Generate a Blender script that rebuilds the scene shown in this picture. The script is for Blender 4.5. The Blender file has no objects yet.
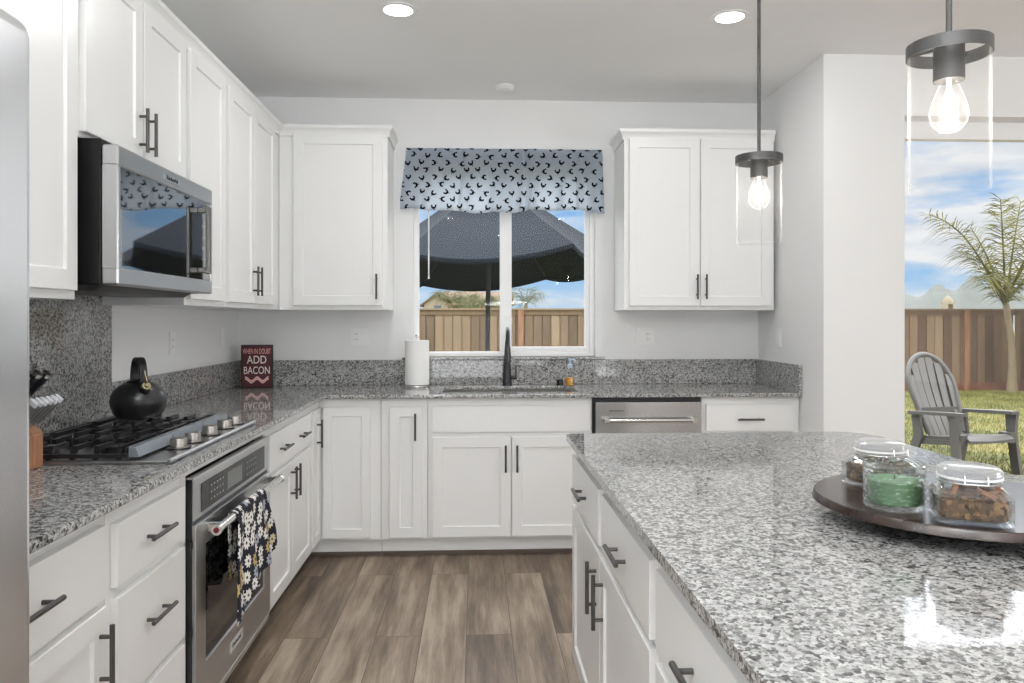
import bpy, bmesh, math, random
from mathutils import Vector, Matrix
random.seed(7)
R = math.radians
PI = math.pi
S = bpy.context.scene
COL = S.collection

# ------------------------------------------------------------------ camera
cam_d = bpy.data.cameras.new('camera')
cam = bpy.data.objects.new('camera', cam_d)
COL.objects.link(cam)
S.camera = cam
FPX, CY, YAW = 755.7, 319.65, 0.0484
cam_d.sensor_fit = 'HORIZONTAL'
cam_d.sensor_width = 36.0
cam_d.lens = FPX / 1024 * 36.0
cam_d.shift_y = (CY - 341.5) / 1024
cam_d.clip_start = 0.05
cam_d.clip_end = 3000
cam.location = (1.5023, -4.8694, 1.3293)
cam.rotation_euler = (PI / 2, 0, -YAW)

# ------------------------------------------------------------------ view
S.view_settings.view_transform = 'Standard'
S.view_settings.look = 'None'
S.view_settings.gamma = 1.0
S.view_settings.use_curve_mapping = False
S.view_settings.exposure = 0.0
S.cycles.use_denoising = True
S.cycles.max_bounces = 14
S.cycles.diffuse_bounces = 6
S.cycles.glossy_bounces = 6
S.cycles.transparent_max_bounces = 24
S.cycles.sample_clamp_indirect = 6.0

# ------------------------------------------------------------------ node helper
def new_mat(name):
    m = bpy.data.materials.new(name)
    m.use_nodes = True
    nt = m.node_tree
    b = nt.nodes['Principled BSDF']
    return m, nt, b

class NT:
    """tiny wrapper: n('ShaderNodeX', input=value or socket)"""
    def __init__(s, nt): s.nt = nt
    def n(s, typ, props=None, **ins):
        nd = s.nt.nodes.new(typ)
        for k, v in (props or {}).items(): setattr(nd, k, v)
        for k, v in ins.items():
            key = int(k[1:]) if k[0] == '_' and k[1:].isdigit() else k
            sock = nd.inputs[key] if isinstance(key, int) else nd.inputs[key.replace('__', ' ')]
            s.set(sock, v)
        return nd
    def set(s, sock, v):
        if hasattr(v, 'is_output') or isinstance(v, bpy.types.NodeSocket): s.nt.links.new(v, sock)
        else: sock.default_value = v
    def math(s, op, a, b=0.0, c=None, clamp=False):
        nd = s.nt.nodes.new('ShaderNodeMath'); nd.operation = op; nd.use_clamp = clamp
        s.set(nd.inputs[0], a); s.set(nd.inputs[1], b)
        if c is not None: s.set(nd.inputs[2], c)
        return nd.outputs[0]
    def vmath(s, op, a, b=(0, 0, 0)):
        nd = s.nt.nodes.new('ShaderNodeVectorMath'); nd.operation = op
        s.set(nd.inputs[0], a); s.set(nd.inputs[1], b)
        return nd.outputs[0]
    def ramp(s, fac, stops, interp='LINEAR'):
        nd = s.nt.nodes.new('ShaderNodeValToRGB')
        cr = nd.color_ramp; cr.interpolation = interp
        while len(cr.elements) < len(stops): cr.elements.new(0.5)
        for e, (p, c) in zip(cr.elements, stops):
            e.position = p; e.color = (*c, 1) if len(c) == 3 else c
        s.set(nd.inputs[0], fac)
        return nd.outputs[0]
    def mix(s, fac, a, b, blend='MIX'):
        nd = s.nt.nodes.new('ShaderNodeMix'); nd.data_type = 'RGBA'; nd.blend_type = blend
        s.set(nd.inputs[0], fac); s.set(nd.inputs[6], a); s.set(nd.inputs[7], b)
        return nd.outputs[2]
    def coord(s, out='Object'):
        return s.nt.nodes.new('ShaderNodeTexCoord').outputs[out]
    def xyz(s, v):
        nd = s.nt.nodes.new('ShaderNodeSeparateXYZ'); s.set(nd.inputs[0], v)
        return nd.outputs
    def comb(s, x, y, z):
        nd = s.nt.nodes.new('ShaderNodeCombineXYZ')
        s.set(nd.inputs[0], x); s.set(nd.inputs[1], y); s.set(nd.inputs[2], z)
        return nd.outputs[0]
    def noise(s, vec, scale, detail=2.0, rough=0.5, out=0):
        nd = s.nt.nodes.new('ShaderNodeTexNoise')
        s.set(nd.inputs['Vector'], vec)
        nd.inputs['Scale'].default_value = scale; nd.inputs['Detail'].default_value = detail
        nd.inputs['Roughness'].default_value = rough
        return nd.outputs[out]
    def mapping(s, vec, scale=(1, 1, 1), loc=(0, 0, 0), rot=(0, 0, 0)):
        nd = s.nt.nodes.new('ShaderNodeMapping')
        s.set(nd.inputs[0], vec); nd.inputs[1].default_value = loc
        nd.inputs[2].default_value = rot; nd.inputs[3].default_value = scale
        return nd.outputs[0]
    def bump(s, h, strength=0.2, dist=0.002):
        nd = s.nt.nodes.new('ShaderNodeBump')
        s.set(nd.inputs['Height'], h)
        nd.inputs['Strength'].default_value = strength; nd.inputs['Distance'].default_value = dist
        return nd.outputs[0]

# ------------------------------------------------------------------ world: sky with clouds
W = bpy.data.worlds.new('sky'); S.world = W; W.use_nodes = True
wt = W.node_tree
for nd in list(wt.nodes): wt.nodes.remove(nd)
w = NT(wt)
dvec = w.coord('Generated')
dx, dy, dz = w.xyz(dvec)
blue = w.ramp(dz, [(0.0, (0.55, 0.74, 0.93)), (0.06, (0.36, 0.62, 0.92)), (0.2, (0.22, 0.48, 0.88)), (0.6, (0.12, 0.30, 0.7))])
cv = w.mapping(dvec, scale=(1.6, 1.6, 5.5), loc=(0.42, 0.2, 0.1))
cn = w.noise(cv, 2.6, 7.0, 0.55)
cn2 = w.noise(cv, 9.0, 4.0, 0.5)
side = w.math('MULTIPLY', w.math('ADD', dx, -0.1), 0.22)
dens = w.math('ADD', w.math('ADD', cn, w.math('MULTIPLY', cn2, 0.12)), side)
cl = w.ramp(dens, [(0.53, (0, 0, 0)), (0.68, (1, 1, 1))])
ccol = w.ramp(cn2, [(0.3, (0.72, 0.78, 0.86)), (0.6, (0.93, 0.95, 0.97))])
skyc = w.mix(cl, blue, ccol)
# unseen sky above the door's view is boosted to brighten the worktop reflection
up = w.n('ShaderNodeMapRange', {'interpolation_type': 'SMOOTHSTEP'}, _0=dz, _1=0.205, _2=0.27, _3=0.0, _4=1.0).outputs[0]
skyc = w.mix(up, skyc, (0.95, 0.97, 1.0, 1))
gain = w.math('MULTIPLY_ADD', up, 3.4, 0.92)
below = w.math('GREATER_THAN', dz, -0.02)
skyc = w.mix(below, (0.25, 0.26, 0.2, 1), skyc)
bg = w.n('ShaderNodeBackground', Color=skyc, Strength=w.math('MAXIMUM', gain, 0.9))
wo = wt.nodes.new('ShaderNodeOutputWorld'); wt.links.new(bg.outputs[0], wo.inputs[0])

# ------------------------------------------------------------------ sun, and unseen fill lamps added on the rear and side walls
sd = bpy.data.lights.new('sun', 'SUN'); sd.energy = 1.0; sd.angle = R(6); sd.color = (1, 0.95, 0.86)
sun = bpy.data.objects.new('sun', sd); COL.objects.link(sun)
sun.rotation_euler = Vector((-0.75, 0.42, -0.62)).to_track_quat('-Z', 'Y').to_euler()

def area(name, loc, direction, sx, sy, power, color=(1, 1, 1), shape='RECTANGLE', spread=PI):
    d = bpy.data.lights.new(name, 'AREA'); d.shape = shape; d.size = sx
    if shape in ('RECTANGLE', 'ELLIPSE'): d.size_y = sy
    d.energy = power; d.color = color; d.spread = spread
    o = bpy.data.objects.new(name, d); COL.objects.link(o)
    o.location = loc
    o.rotation_euler = Vector(direction).to_track_quat('-Z', 'Y').to_euler()
    return o
REAR_Y, FAR_X, H = -9.6, 7.6, 2.745
area('fill_rear', (1.9, REAR_Y + 0.02, 0.75), (0, 1, 0.0), 4.6, 1.3, 76, (0.925, 0.965, 1))
area('fill_side', (FAR_X - 0.02, -5.6, 1.5), (-1, 0, 0.1), 4.6, 2.0, 112, (0.925, 0.965, 1))

# unseen fill lamps added behind the camera, aimed up at the ceiling
area('ceiling_fill', (2.0, -7.4, 1.6), (-0.05, 0.12, 1), 0.7, 0.7, 78, (0.925, 0.965, 1), 'DISK')
area('ceiling_fill', (1.2, -5.6, 1.9), (0, 0, 1), 0.7, 0.7, 185, (0.925, 0.965, 1), 'DISK')

# ------------------------------------------------------------------ materials
def plain(name, col, rough=0.5, metal=0.0, spec=0.5, **kw):
    m, nt, b = new_mat(name)
    b.inputs['Base Color'].default_value = (*col, 1)
    b.inputs['Roughness'].default_value = rough
    b.inputs['Metallic'].default_value = metal
    b.inputs['Specular IOR Level'].default_value = spec
    for k, v in kw.items(): b.inputs[k.replace('__', ' ')].default_value = v
    return m

def painted(name, col, rough, bump=0.03, scale=220):
    m, nt, b = new_mat(name); t = NT(nt)
    v = t.coord()
    n = t.noise(v, scale, 3)
    n2 = t.noise(v, 2.2, 2)
    c = t.mix(n2, tuple(x * 0.97 for x in col) + (1,), tuple(min(1, x * 1.02) for x in col) + (1,))
    nt.links.new(c, b.inputs['Base Color'])
    b.inputs['Roughness'].default_value = rough
    nt.links.new(t.bump(n, bump, 0.001), b.inputs['Normal'])
    return m

M = {}
M['wall'] = painted('wall_paint', (0.81, 0.81, 0.805), 0.7, 0.12, 90)
M['ceil'] = painted('ceiling_paint', (0.87, 0.87, 0.865), 0.8, 0.15, 60)
M['cab'] = painted('cabinet_paint', (0.82, 0.82, 0.812), 0.32, 0.01, 300)
M['white'] = plain('white_plastic', (0.84, 0.84, 0.83), 0.35)
M['vinyl'] = plain('white_vinyl', (0.86, 0.86, 0.86), 0.3)
M['black'] = plain('black_metal', (0.012, 0.012, 0.014), 0.35)
M['pull'] = plain('dark_bronze_pull', (0.085, 0.08, 0.077), 0.38, 0.7)
M['iron'] = plain('cast_iron', (0.016, 0.016, 0.017), 0.30)
M['gun'] = plain('gunmetal', (0.075, 0.073, 0.072), 0.45, 0.6)
M['plastic_dark'] = plain('dark_plastic', (0.03, 0.03, 0.032), 0.45)
M['chrome'] = plain('polished_steel', (0.70, 0.69, 0.67), 0.2, 1.0)
M['knob_steel'] = plain('knob_steel', (0.46, 0.43, 0.40), 0.32, 1.0)
M['dark_reflect_steel'] = plain('dark_reflect_steel', (0.16, 0.155, 0.15), 0.28, 1.0)  # dark surroundings mirrored in the handle are put into its colour
M['gloss_black'] = plain('gloss_black', (0.006, 0.006, 0.006), 0.3, 0, 0.25)
M['bar_sheen'] = plain('iron_bar_sheen', (0.19, 0.21, 0.23), 0.25)  # light reflected off the iron front bar, put into a paler grey
M['dark_glass'] = plain('dark_glass', (0.008, 0.008, 0.01), 0.04, 0, 1.0, Coat__Weight=1.0, Coat__Roughness=0.02, Coat__IOR=2.0)
M['oven_glass'] = plain('oven_glass', (0.006, 0.006, 0.007), 0.06, 0, 0.5)
M['control'] = plain('control_glass', (0.035, 0.037, 0.035), 0.25, 0, 0.12)
M['display'] = plain('grey_display', (0.13, 0.135, 0.13), 0.3)
M['print'] = plain('grey_print', (0.35, 0.35, 0.35), 0.5)
M['red'] = plain('red_enamel', (0.14, 0.012, 0.012), 0.3)
M['paper'] = painted('paper', (0.86, 0.855, 0.84), 0.9, 0.4, 400)
M['signred'] = painted('sign_red', (0.062, 0.006, 0.010), 0.6)
M['signedge'] = plain('sign_edge', (0.012, 0.010, 0.011), 0.6)
M['cream'] = plain('cream_paint', (0.80, 0.72, 0.66), 0.6)
M['pink'] = plain('pink_paint', (0.72, 0.33, 0.31), 0.6)
M['amber'] = plain('amber_soap', (0.62, 0.30, 0.03), 0.25)
M['soapblue'] = plain('blue_pump', (0.45, 0.55, 0.65), 0.35)
M['toe_brown'] = plain('toe_strip_brown', (0.09, 0.065, 0.05), 0.6)  # plain dark brown for the strip along the floor
M['wax'] = plain('green_wax', (0.092, 0.185, 0.085), 0.5, 0, 0.5, Subsurface__Weight=0.3, Subsurface__Radius=(0.02, 0.02, 0.02))
M['wick'] = plain('wick', (0.05, 0.04, 0.03), 0.9)
M['label'] = plain('paper_label', (0.75, 0.72, 0.66), 0.7)
M['lamp_white'] = plain('lamp_trim', (0.85, 0.85, 0.85), 0.4)

def emit(name, col, strength):
    m, nt, b = new_mat(name)
    b.inputs['Base Color'].default_value = (*col, 1)
    b.inputs['Emission Color'].default_value = (*col, 1)
    b.inputs['Emission Strength'].default_value = strength
    return m
M['can_light'] = emit('recessed_lens', (1, 0.98, 0.95), 6.0)
M['filament'] = emit('filament_glow', (1, 0.93, 0.8), 14.0)

def steel(name, col, rough, axis, amount=0.05, var=0.05):
    m, nt, b = new_mat(name); t = NT(nt)
    sc = {'x': (2, 260, 260), 'y': (260, 2, 260), 'z': (260, 260, 2)}[axis]
    v = t.mapping(t.coord(), scale=sc)
    n = t.noise(v, 1.0, 3)
    b.inputs['Metallic'].default_value = 1.0
    nt.links.new(t.mix(n, tuple(x * (1 - var) for x in col) + (1,), tuple(min(1, x * (1 + var)) for x in col) + (1,)), b.inputs['Base Color'])
    nt.links.new(t.math('MULTIPLY_ADD', n, amount, rough), b.inputs['Roughness'])
    nt.links.new(t.bump(n, 0.012, 0.0003), b.inputs['Normal'])
    return m
M['steel_y'] = steel('brushed_steel_along', (0.50, 0.505, 0.51), 0.28, 'y')
M['steel_x'] = steel('brushed_steel_across', (0.42, 0.415, 0.41), 0.22, 'x')
M['steel_z'] = steel('brushed_steel_upright', (0.93, 0.95, 0.98), 0.22, 'z', 0.02, 0.015)

def granite(name, gain):
    m, nt, b = new_mat(name); t = NT(nt)
    v0 = t.coord()
    wob = t.noise(v0, 160, 3, 0.6, out=1)
    off = nt.nodes.new('ShaderNodeVectorMath'); off.operation = 'SCALE'
    nt.links.new(t.vmath('SUBTRACT', wob, (0.5, 0.5, 0.5)), off.inputs[0]); off.inputs['Scale'].default_value = 0.009
    v = t.vmath('ADD', v0, off.outputs[0])
    def cellr(scale, ch):
        vo = nt.nodes.new('ShaderNodeTexVoronoi'); vo.inputs['Scale'].default_value = scale; nt.links.new(v, vo.inputs['Vector'])
        return t.xyz(vo.outputs['Color'])[ch]
    big = t.noise(v0, 34, 3, 0.6)
    r = t.math('ADD', cellr(145, 0), t.math('MULTIPLY', t.math('SUBTRACT', big, 0.5), 0.7))
    g = gain
    c1 = t.ramp(r, [(0.0, (0.055, 0.055, 0.055)), (0.10, (0.11, 0.109, 0.107)), (0.22, (0.21, 0.208, 0.203)), (0.36, (0.33 * g, 0.327 * g, 0.32 * g)),
                    (0.55, (0.47 * g, 0.465 * g, 0.455 * g)), (0.8, (0.54 * g, 0.535 * g, 0.525 * g)), (1.0, (0.62 * g, 0.615 * g, 0.60 * g))])
    dark = t.ramp(cellr(255, 1), [(0.0, (0.32, 0.32, 0.32)), (0.14, (0.45, 0.45, 0.45)), (0.2, (0.85, 0.85, 0.85)), (0.6, (0.98, 0.98, 0.98)), (1.0, (1.08, 1.08, 1.08))])
    nt.links.new(t.mix(1.0, c1, dark, 'MULTIPLY'), b.inputs['Base Color'])
    b.inputs['Roughness'].default_value = 0.05
    return m
M['granite'] = granite('speckled_granite', 0.84)

def wood_floor():
    m, nt, b = new_mat('plank_floor'); t = NT(nt)
    v0 = t.coord()
    vr = t.mapping(v0, rot=(0, 0, PI / 2), loc=(0.31, 0.055, 0))
    br = nt.nodes.new('ShaderNodeTexBrick')
    br.offset = 0.37; br.offset_frequency = 2; br.squash = 1.0
    nt.links.new(vr, br.inputs['Vector'])
    br.inputs['Color1'].default_value = (0, 0, 0, 1); br.inputs['Color2'].default_value = (1, 1, 1, 1)
    br.inputs['Mortar'].default_value = (0.5, 0.5, 0.5, 1)
    br.inputs['Scale'].default_value = 1.0; br.inputs['Mortar Size'].default_value = 0.0016
    br.inputs['Mortar Smooth'].default_value = 0.3
    br.inputs['Bias'].default_value = 0.0
    br.inputs['Brick Width'].default_value = 1.22; br.inputs['Row Height'].default_value = 0.19
    tone = t.xyz(br.outputs['Color'])[0]
    # grain shifts from plank to plank
    sh = t.comb(t.math('MULTIPLY', tone, 13.0), t.math('MULTIPLY', tone, 7.0), 0)
    gv = t.mapping(t.vmath('ADD', v0, sh), scale=(14, 1.1, 1))
    grain = t.noise(gv, 2.2, 6, 0.62)
    fine = t.noise(t.mapping(t.vmath('ADD', v0, sh), scale=(120, 5, 1)), 1.6, 3, 0.6)
    streak = t.noise(t.mapping(t.vmath('ADD', v0, sh), scale=(5.0, 0.8, 1)), 1.5, 2, 0.5)
    g = t.math('ADD', t.math('MULTIPLY', grain, 0.5), t.math('ADD', t.math('MULTIPLY', fine, 0.22), t.math('MULTIPLY', t.math('SUBTRACT', streak, 0.14), 0.62)))
    g = t.math('ADD', g, t.math('MULTIPLY', t.math('SUBTRACT', tone, 0.5), 0.15))
    c = t.ramp(g, [(0.36, (0.062, 0.041, 0.027)), (0.48, (0.135, 0.094, 0.063)), (0.6, (0.245, 0.182, 0.128)), (0.74, (0.42, 0.335, 0.255))])
    c = t.mix(br.outputs['Fac'], c, (0.05, 0.036, 0.026, 1))
    nt.links.new(c, b.inputs['Base Color'])
    nt.links.new(t.math('MULTIPLY_ADD', fine, 0.2, 0.32), b.inputs['Roughness'])
    h = t.math('SUBTRACT', t.math('MULTIPLY', fine, 0.4), t.math('MULTIPLY', br.outputs['Fac'], 1.0))
    nt.links.new(t.bump(h, 0.25, 0.0015), b.inputs['Normal'])
    return m
M['floor'] = wood_floor()

def pane_mat(name, gloss, tint=(1, 1, 1), floor_=0.03, power=2.5, scatter=0.0):
    """clear thin glass: transparent with a Fresnel sheen"""
    m = bpy.data.materials.new(name); m.use_nodes = True
    nt = m.node_tree
    for nd in list(nt.nodes): nt.nodes.remove(nd)
    t = NT(nt)
    tr = t.n('ShaderNodeBsdfTransparent', Color=(*tint, 1))
    gl = t.n('ShaderNodeBsdfGlossy', Roughness=0.02, Color=(1, 1, 1, 1))
    lw = nt.nodes.new('ShaderNodeLayerWeight'); lw.inputs['Blend'].default_value = 0.5
    fac = t.math('MULTIPLY_ADD', t.math('POWER', lw.outputs['Facing'], power), gloss, floor_, clamp=True)
    mx = nt.nodes.new('ShaderNodeMixShader')
    hi = gl.outputs[0]
    if scatter > 0:                       # white diffuse and translucent share mixed in towards grazing angles
        tl = t.n('ShaderNodeBsdfTranslucent', Color=(0.95, 0.95, 0.95, 1)); df = t.n('ShaderNodeBsdfDiffuse', Color=(0.95, 0.95, 0.95, 1))
        m1 = nt.nodes.new('ShaderNodeMixShader'); m1.inputs[0].default_value = 0.5
        nt.links.new(tl.outputs[0], m1.inputs[1]); nt.links.new(df.outputs[0], m1.inputs[2])
        m2 = nt.nodes.new('ShaderNodeMixShader'); m2.inputs[0].default_value = scatter
        nt.links.new(gl.outputs[0], m2.inputs[1]); nt.links.new(m1.outputs[0], m2.inputs[2]); hi = m2.outputs[0]
    nt.links.new(fac, mx.inputs[0]); nt.links.new(tr.outputs[0], mx.inputs[1]); nt.links.new(hi, mx.inputs[2])
    o = nt.nodes.new('ShaderNodeOutputMaterial'); nt.links.new(mx.outputs[0], o.inputs[0])
    return m
M['pane'] = pane_mat('window_glass', 0.25, floor_=0.004, power=4.5)
M['shade'] = pane_mat('clear_shade_glass', 0.85, (0.985, 0.985, 0.985), floor_=0.012, power=9.0, scatter=0.8)
M['jar'] = pane_mat('jar_glass', 0.7, (0.965, 0.98, 0.985), power=2.0)

def rippled_glass():
    m = pane_mat('rippled_glass', 0.75, (0.96, 0.98, 0.985), power=1.6)
    nt = m.node_tree; t = NT(nt)
    vo = nt.nodes.new('ShaderNodeTexVoronoi'); vo.inputs['Scale'].default_value = 95
    nt.links.new(t.coord(), vo.inputs['Vector'])
    bn = t.bump(vo.outputs['Distance'], 0.7, 0.004)
    for nd in nt.nodes:
        if nd.type in ('BSDF_GLOSSY', 'LAYER_WEIGHT'): nt.links.new(bn, nd.inputs['Normal'])
    return m
M['ripple'] = rippled_glass()

def woodmat(name, dark, light, axis_scale, scale=3.0, rough=0.5):
    m, nt, b = new_mat(name); t = NT(nt)
    v = t.mapping(t.coord(), scale=axis_scale)
    n = t.noise(v, scale, 5, 0.6)
    c = t.ramp(n, [(0.3, dark), (0.7, light)])
    nt.links.new(c, b.inputs['Base Color'])
    b.inputs['Roughness'].default_value = rough
    return m
M['walnut'] = woodmat('dark_walnut', (0.012, 0.008, 0.007), (0.045, 0.026, 0.019), (2, 22, 2), 3.0, 0.18)
M['block'] = woodmat('block_wood', (0.30, 0.13, 0.065), (0.50, 0.25, 0.13), (30, 30, 3), 2.0, 0.5)

def fence_mat(name, cols):
    m, nt, b = new_mat(name); t = NT(nt)
    v0 = t.coord()
    x, y, z = t.xyz(v0)
    geo = nt.nodes.new('ShaderNodeNewGeometry')
    wn = nt.nodes.new('ShaderNodeTexWhiteNoise'); wn.noise_dimensions = '1D'
    nt.links.new(t.math('MULTIPLY', geo.outputs['Random Per Island'], 97.0), wn.inputs['W'])
    n = t.noise(t.mapping(t.vmath('ADD', v0, wn.outputs['Color']), scale=(22, 22, 1.6)), 2.0, 5, 0.62)
    g = t.math('ADD', t.math('MULTIPLY', n, 0.55), t.math('MULTIPLY', wn.outputs['Value'], 0.46))
    c = t.ramp(g, [(0.22, cols[0]), (0.5, cols[1]), (0.8, cols[2])])
    nt.links.new(c, b.inputs['Base Color']); b.inputs['Roughness'].default_value = 0.85
    return m
M['fence_tan'] = fence_mat('weathered_tan_wood', [(0.085, 0.056, 0.030), (0.19, 0.132, 0.076), (0.32, 0.24, 0.15)])
M['fence_brown'] = fence_mat('brown_fence_wood', [(0.06, 0.034, 0.018), (0.155, 0.098, 0.055), (0.29, 0.205, 0.125)])
M['redwood'] = woodmat('reddish_post_wood', (0.15, 0.07, 0.035), (0.32, 0.17, 0.095), (12, 12, 1.2), 2.5, 0.85)
M['redbrown'] = woodmat('reddish_kickboard', (0.11, 0.045, 0.025), (0.22, 0.10, 0.06), (2, 12, 12), 2.0, 0.85)

def lawn_mat(name, a, bcol, c):
    m, nt, b = new_mat(name); t = NT(nt)
    v = t.coord()
    n = t.noise(v, 1.2, 4, 0.65)
    n2 = t.noise(v, 45, 3, 0.6)
    g = t.math('ADD', t.math('MULTIPLY', n, 0.6), t.math('MULTIPLY', n2, 0.4))
    nt.links.new(t.ramp(g, [(0.35, a), (0.5, bcol), (0.66, c)]), b.inputs['Base Color'])
    b.inputs['Roughness'].default_value = 0.9
    nt.links.new(t.bump(n2, 0.6, 0.02), b.inputs['Normal'])
    return m
M['lawn'] = lawn_mat('lawn_soil', (0.03, 0.045, 0.012), (0.12, 0.12, 0.035), (0.24, 0.21, 0.08))
M['blade'] = lawn_mat('grass_blades', (0.08, 0.095, 0.02), (0.20, 0.20, 0.055), (0.38, 0.33, 0.13))
M['concrete'] = painted('patio_concrete', (0.17, 0.145, 0.12), 0.85, 0.3, 60)
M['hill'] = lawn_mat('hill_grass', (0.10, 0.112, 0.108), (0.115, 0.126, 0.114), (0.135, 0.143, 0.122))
M['stucco'] = painted('cream_stucco', (0.30, 0.25, 0.18), 0.9)
M['tile'] = painted('clay_roof', (0.155, 0.105, 0.07), 0.85, 0.5, 3)
M['winglass'] = plain('far_window', (0.10, 0.12, 0.14), 0.2)
M['resin'] = painted('grey_resin', (0.105, 0.10, 0.092), 0.5, 0.05, 200)
M['trunk'] = woodmat('palm_trunk', (0.13, 0.095, 0.05), (0.33, 0.26, 0.16), (6, 6, 14), 2.0, 0.9)

def leaf_mat(name, a, b_):
    m, nt, b = new_mat(name); t = NT(nt)
    n = t.noise(t.coord(), 3.0, 3)
    c = t.ramp(n, [(0.35, a), (0.65, b_)])
    nt.links.new(c, b.inputs['Base Color']); b.inputs['Roughness'].default_value = 0.5
    tl = t.n('ShaderNodeBsdfTranslucent', Color=c)
    mx = nt.nodes.new('ShaderNodeMixShader'); mx.inputs[0].default_value = 0.3
    out = [x for x in nt.nodes if x.type == 'OUTPUT_MATERIAL'][0]
    nt.links.new(b.outputs[0], mx.inputs[1]); nt.links.new(tl.outputs[0], mx.inputs[2]); nt.links.new(mx.outputs[0], out.inputs[0])
    return m
M['frond'] = leaf_mat('palm_leaf', (0.045, 0.055, 0.012), (0.24, 0.215, 0.06))
M['farleaf'] = leaf_mat('far_palm_leaf', (0.045, 0.06, 0.015), (0.15, 0.15, 0.045))

def canvas_mat():
    m, nt, b = new_mat('umbrella_canvas'); t = NT(nt)
    n = t.noise(t.coord(), 4, 3)
    nt.links.new(t.mix(n, (0.022, 0.030, 0.042, 1), (0.027, 0.036, 0.049, 1)), b.inputs['Base Color'])
    b.inputs['Roughness'].default_value = 0.85
    tl = t.n('ShaderNodeBsdfTranslucent', Color=(0.030, 0.036, 0.050, 1))
    mx = nt.nodes.new('ShaderNodeMixShader'); mx.inputs[0].default_value = 0.42
    out = [q for q in nt.nodes if q.type == 'OUTPUT_MATERIAL'][0]
    nt.links.new(b.outputs[0], mx.inputs[1]); nt.links.new(tl.outputs[0], mx.inputs[2]); nt.links.new(mx.outputs[0], out.inputs[0])
    return m
M['canvas'] = canvas_mat()

def valance_mat():
    m, nt, b = new_mat('hen_print_cloth'); t = NT(nt)
    x, y, z = t.xyz(t.coord())
    u = t.math('MULTIPLY', x, 1 / 0.082); v = t.math('MULTIPLY', z, 1 / 0.047)
    row = t.math('FLOOR', v)
    u = t.math('ADD', u, t.math('MULTIPLY', t.math('FLOORED_MODULO', row, 2.0), 0.5))
    col = t.math('FLOOR', u)
    wn = nt.nodes.new('ShaderNodeTexWhiteNoise'); wn.noise_dimensions = '2D'
    nt.links.new(t.comb(col, row, 0), wn.inputs['Vector'])
    rr, rg, rb = t.xyz(wn.outputs['Color'])
    lu = t.math('SUBTRACT', t.math('SUBTRACT', u, col), 0.5)
    lv = t.math('SUBTRACT', t.math('SUBTRACT', v, row), 0.5)
    lu = t.math('ADD', lu, t.math('MULTIPLY', t.math('SUBTRACT', rg, 0.5), 0.3))
    lv = t.math('ADD', lv, t.math('MULTIPLY', t.math('SUBTRACT', rb, 0.5), 0.3))
    lu = t.math('MULTIPLY', lu, 0.082 / 0.070); lv = t.math('MULTIPLY', lv, 0.047 / 0.070)
    a = t.math('MULTIPLY', t.math('SUBTRACT', rr, 0.5), 4.5)
    ca = t.math('COSINE', a); sa = t.math('SINE', a)
    flip = t.math('SUBTRACT', t.math('MULTIPLY', t.math('GREATER_THAN', rg, 0.5), 2.0), 1.0)
    pu = t.math('MULTIPLY', t.math('ADD', t.math('MULTIPLY', lu, ca), t.math('MULTIPLY', lv, sa)), flip)
    pv = t.math('SUBTRACT', t.math('MULTIPLY', lv, ca), t.math('MULTIPLY', lu, sa))
    def ell(cx, cy, rx, ry):
        ex = t.math('MULTIPLY', t.math('SUBTRACT', pu, cx), 1 / rx)
        ey = t.math('MULTIPLY', t.math('SUBTRACT', pv, cy), 1 / ry)
        d = t.math('ADD', t.math('MULTIPLY', ex, ex), t.math('MULTIPLY', ey, ey))
        return t.math('LESS_THAN', d, 1.0)
    s = t.math('MAXIMUM', ell(0, -0.05, 0.17, 0.11), ell(-0.17, 0.1, 0.075, 0.15))
    s = t.math('MAXIMUM', s, ell(0.17, 0.08, 0.06, 0.14))
    s = t.math('MAXIMUM', s, ell(0.2, 0.16, 0.08, 0.06))
    s = t.math('MAXIMUM', s, ell(0.02, -0.2, 0.03, 0.1))
    base = t.mix(t.noise(t.coord(), 60, 2), (0.29, 0.305, 0.33, 1), (0.34, 0.355, 0.38, 1))
    c = t.mix(s, base, (0.008, 0.01, 0.018, 1))
    nt.links.new(c, b.inputs['Base Color']); b.inputs['Roughness'].default_value = 0.9
    tl = t.n('ShaderNodeBsdfTranslucent', Color=t.mix(s, (0.88, 0.93, 1.0, 1), (0.01, 0.012, 0.02, 1)))
    mx = nt.nodes.new('ShaderNodeMixShader'); mx.inputs[0].default_value = 0.7
    out = [q for q in nt.nodes if q.type == 'OUTPUT_MATERIAL'][0]
    nt.links.new(b.outputs[0], mx.inputs[1]); nt.links.new(tl.outputs[0], mx.inputs[2]); nt.links.new(mx.outputs[0], out.inputs[0])
    return m
M['valance'] = valance_mat()

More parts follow.
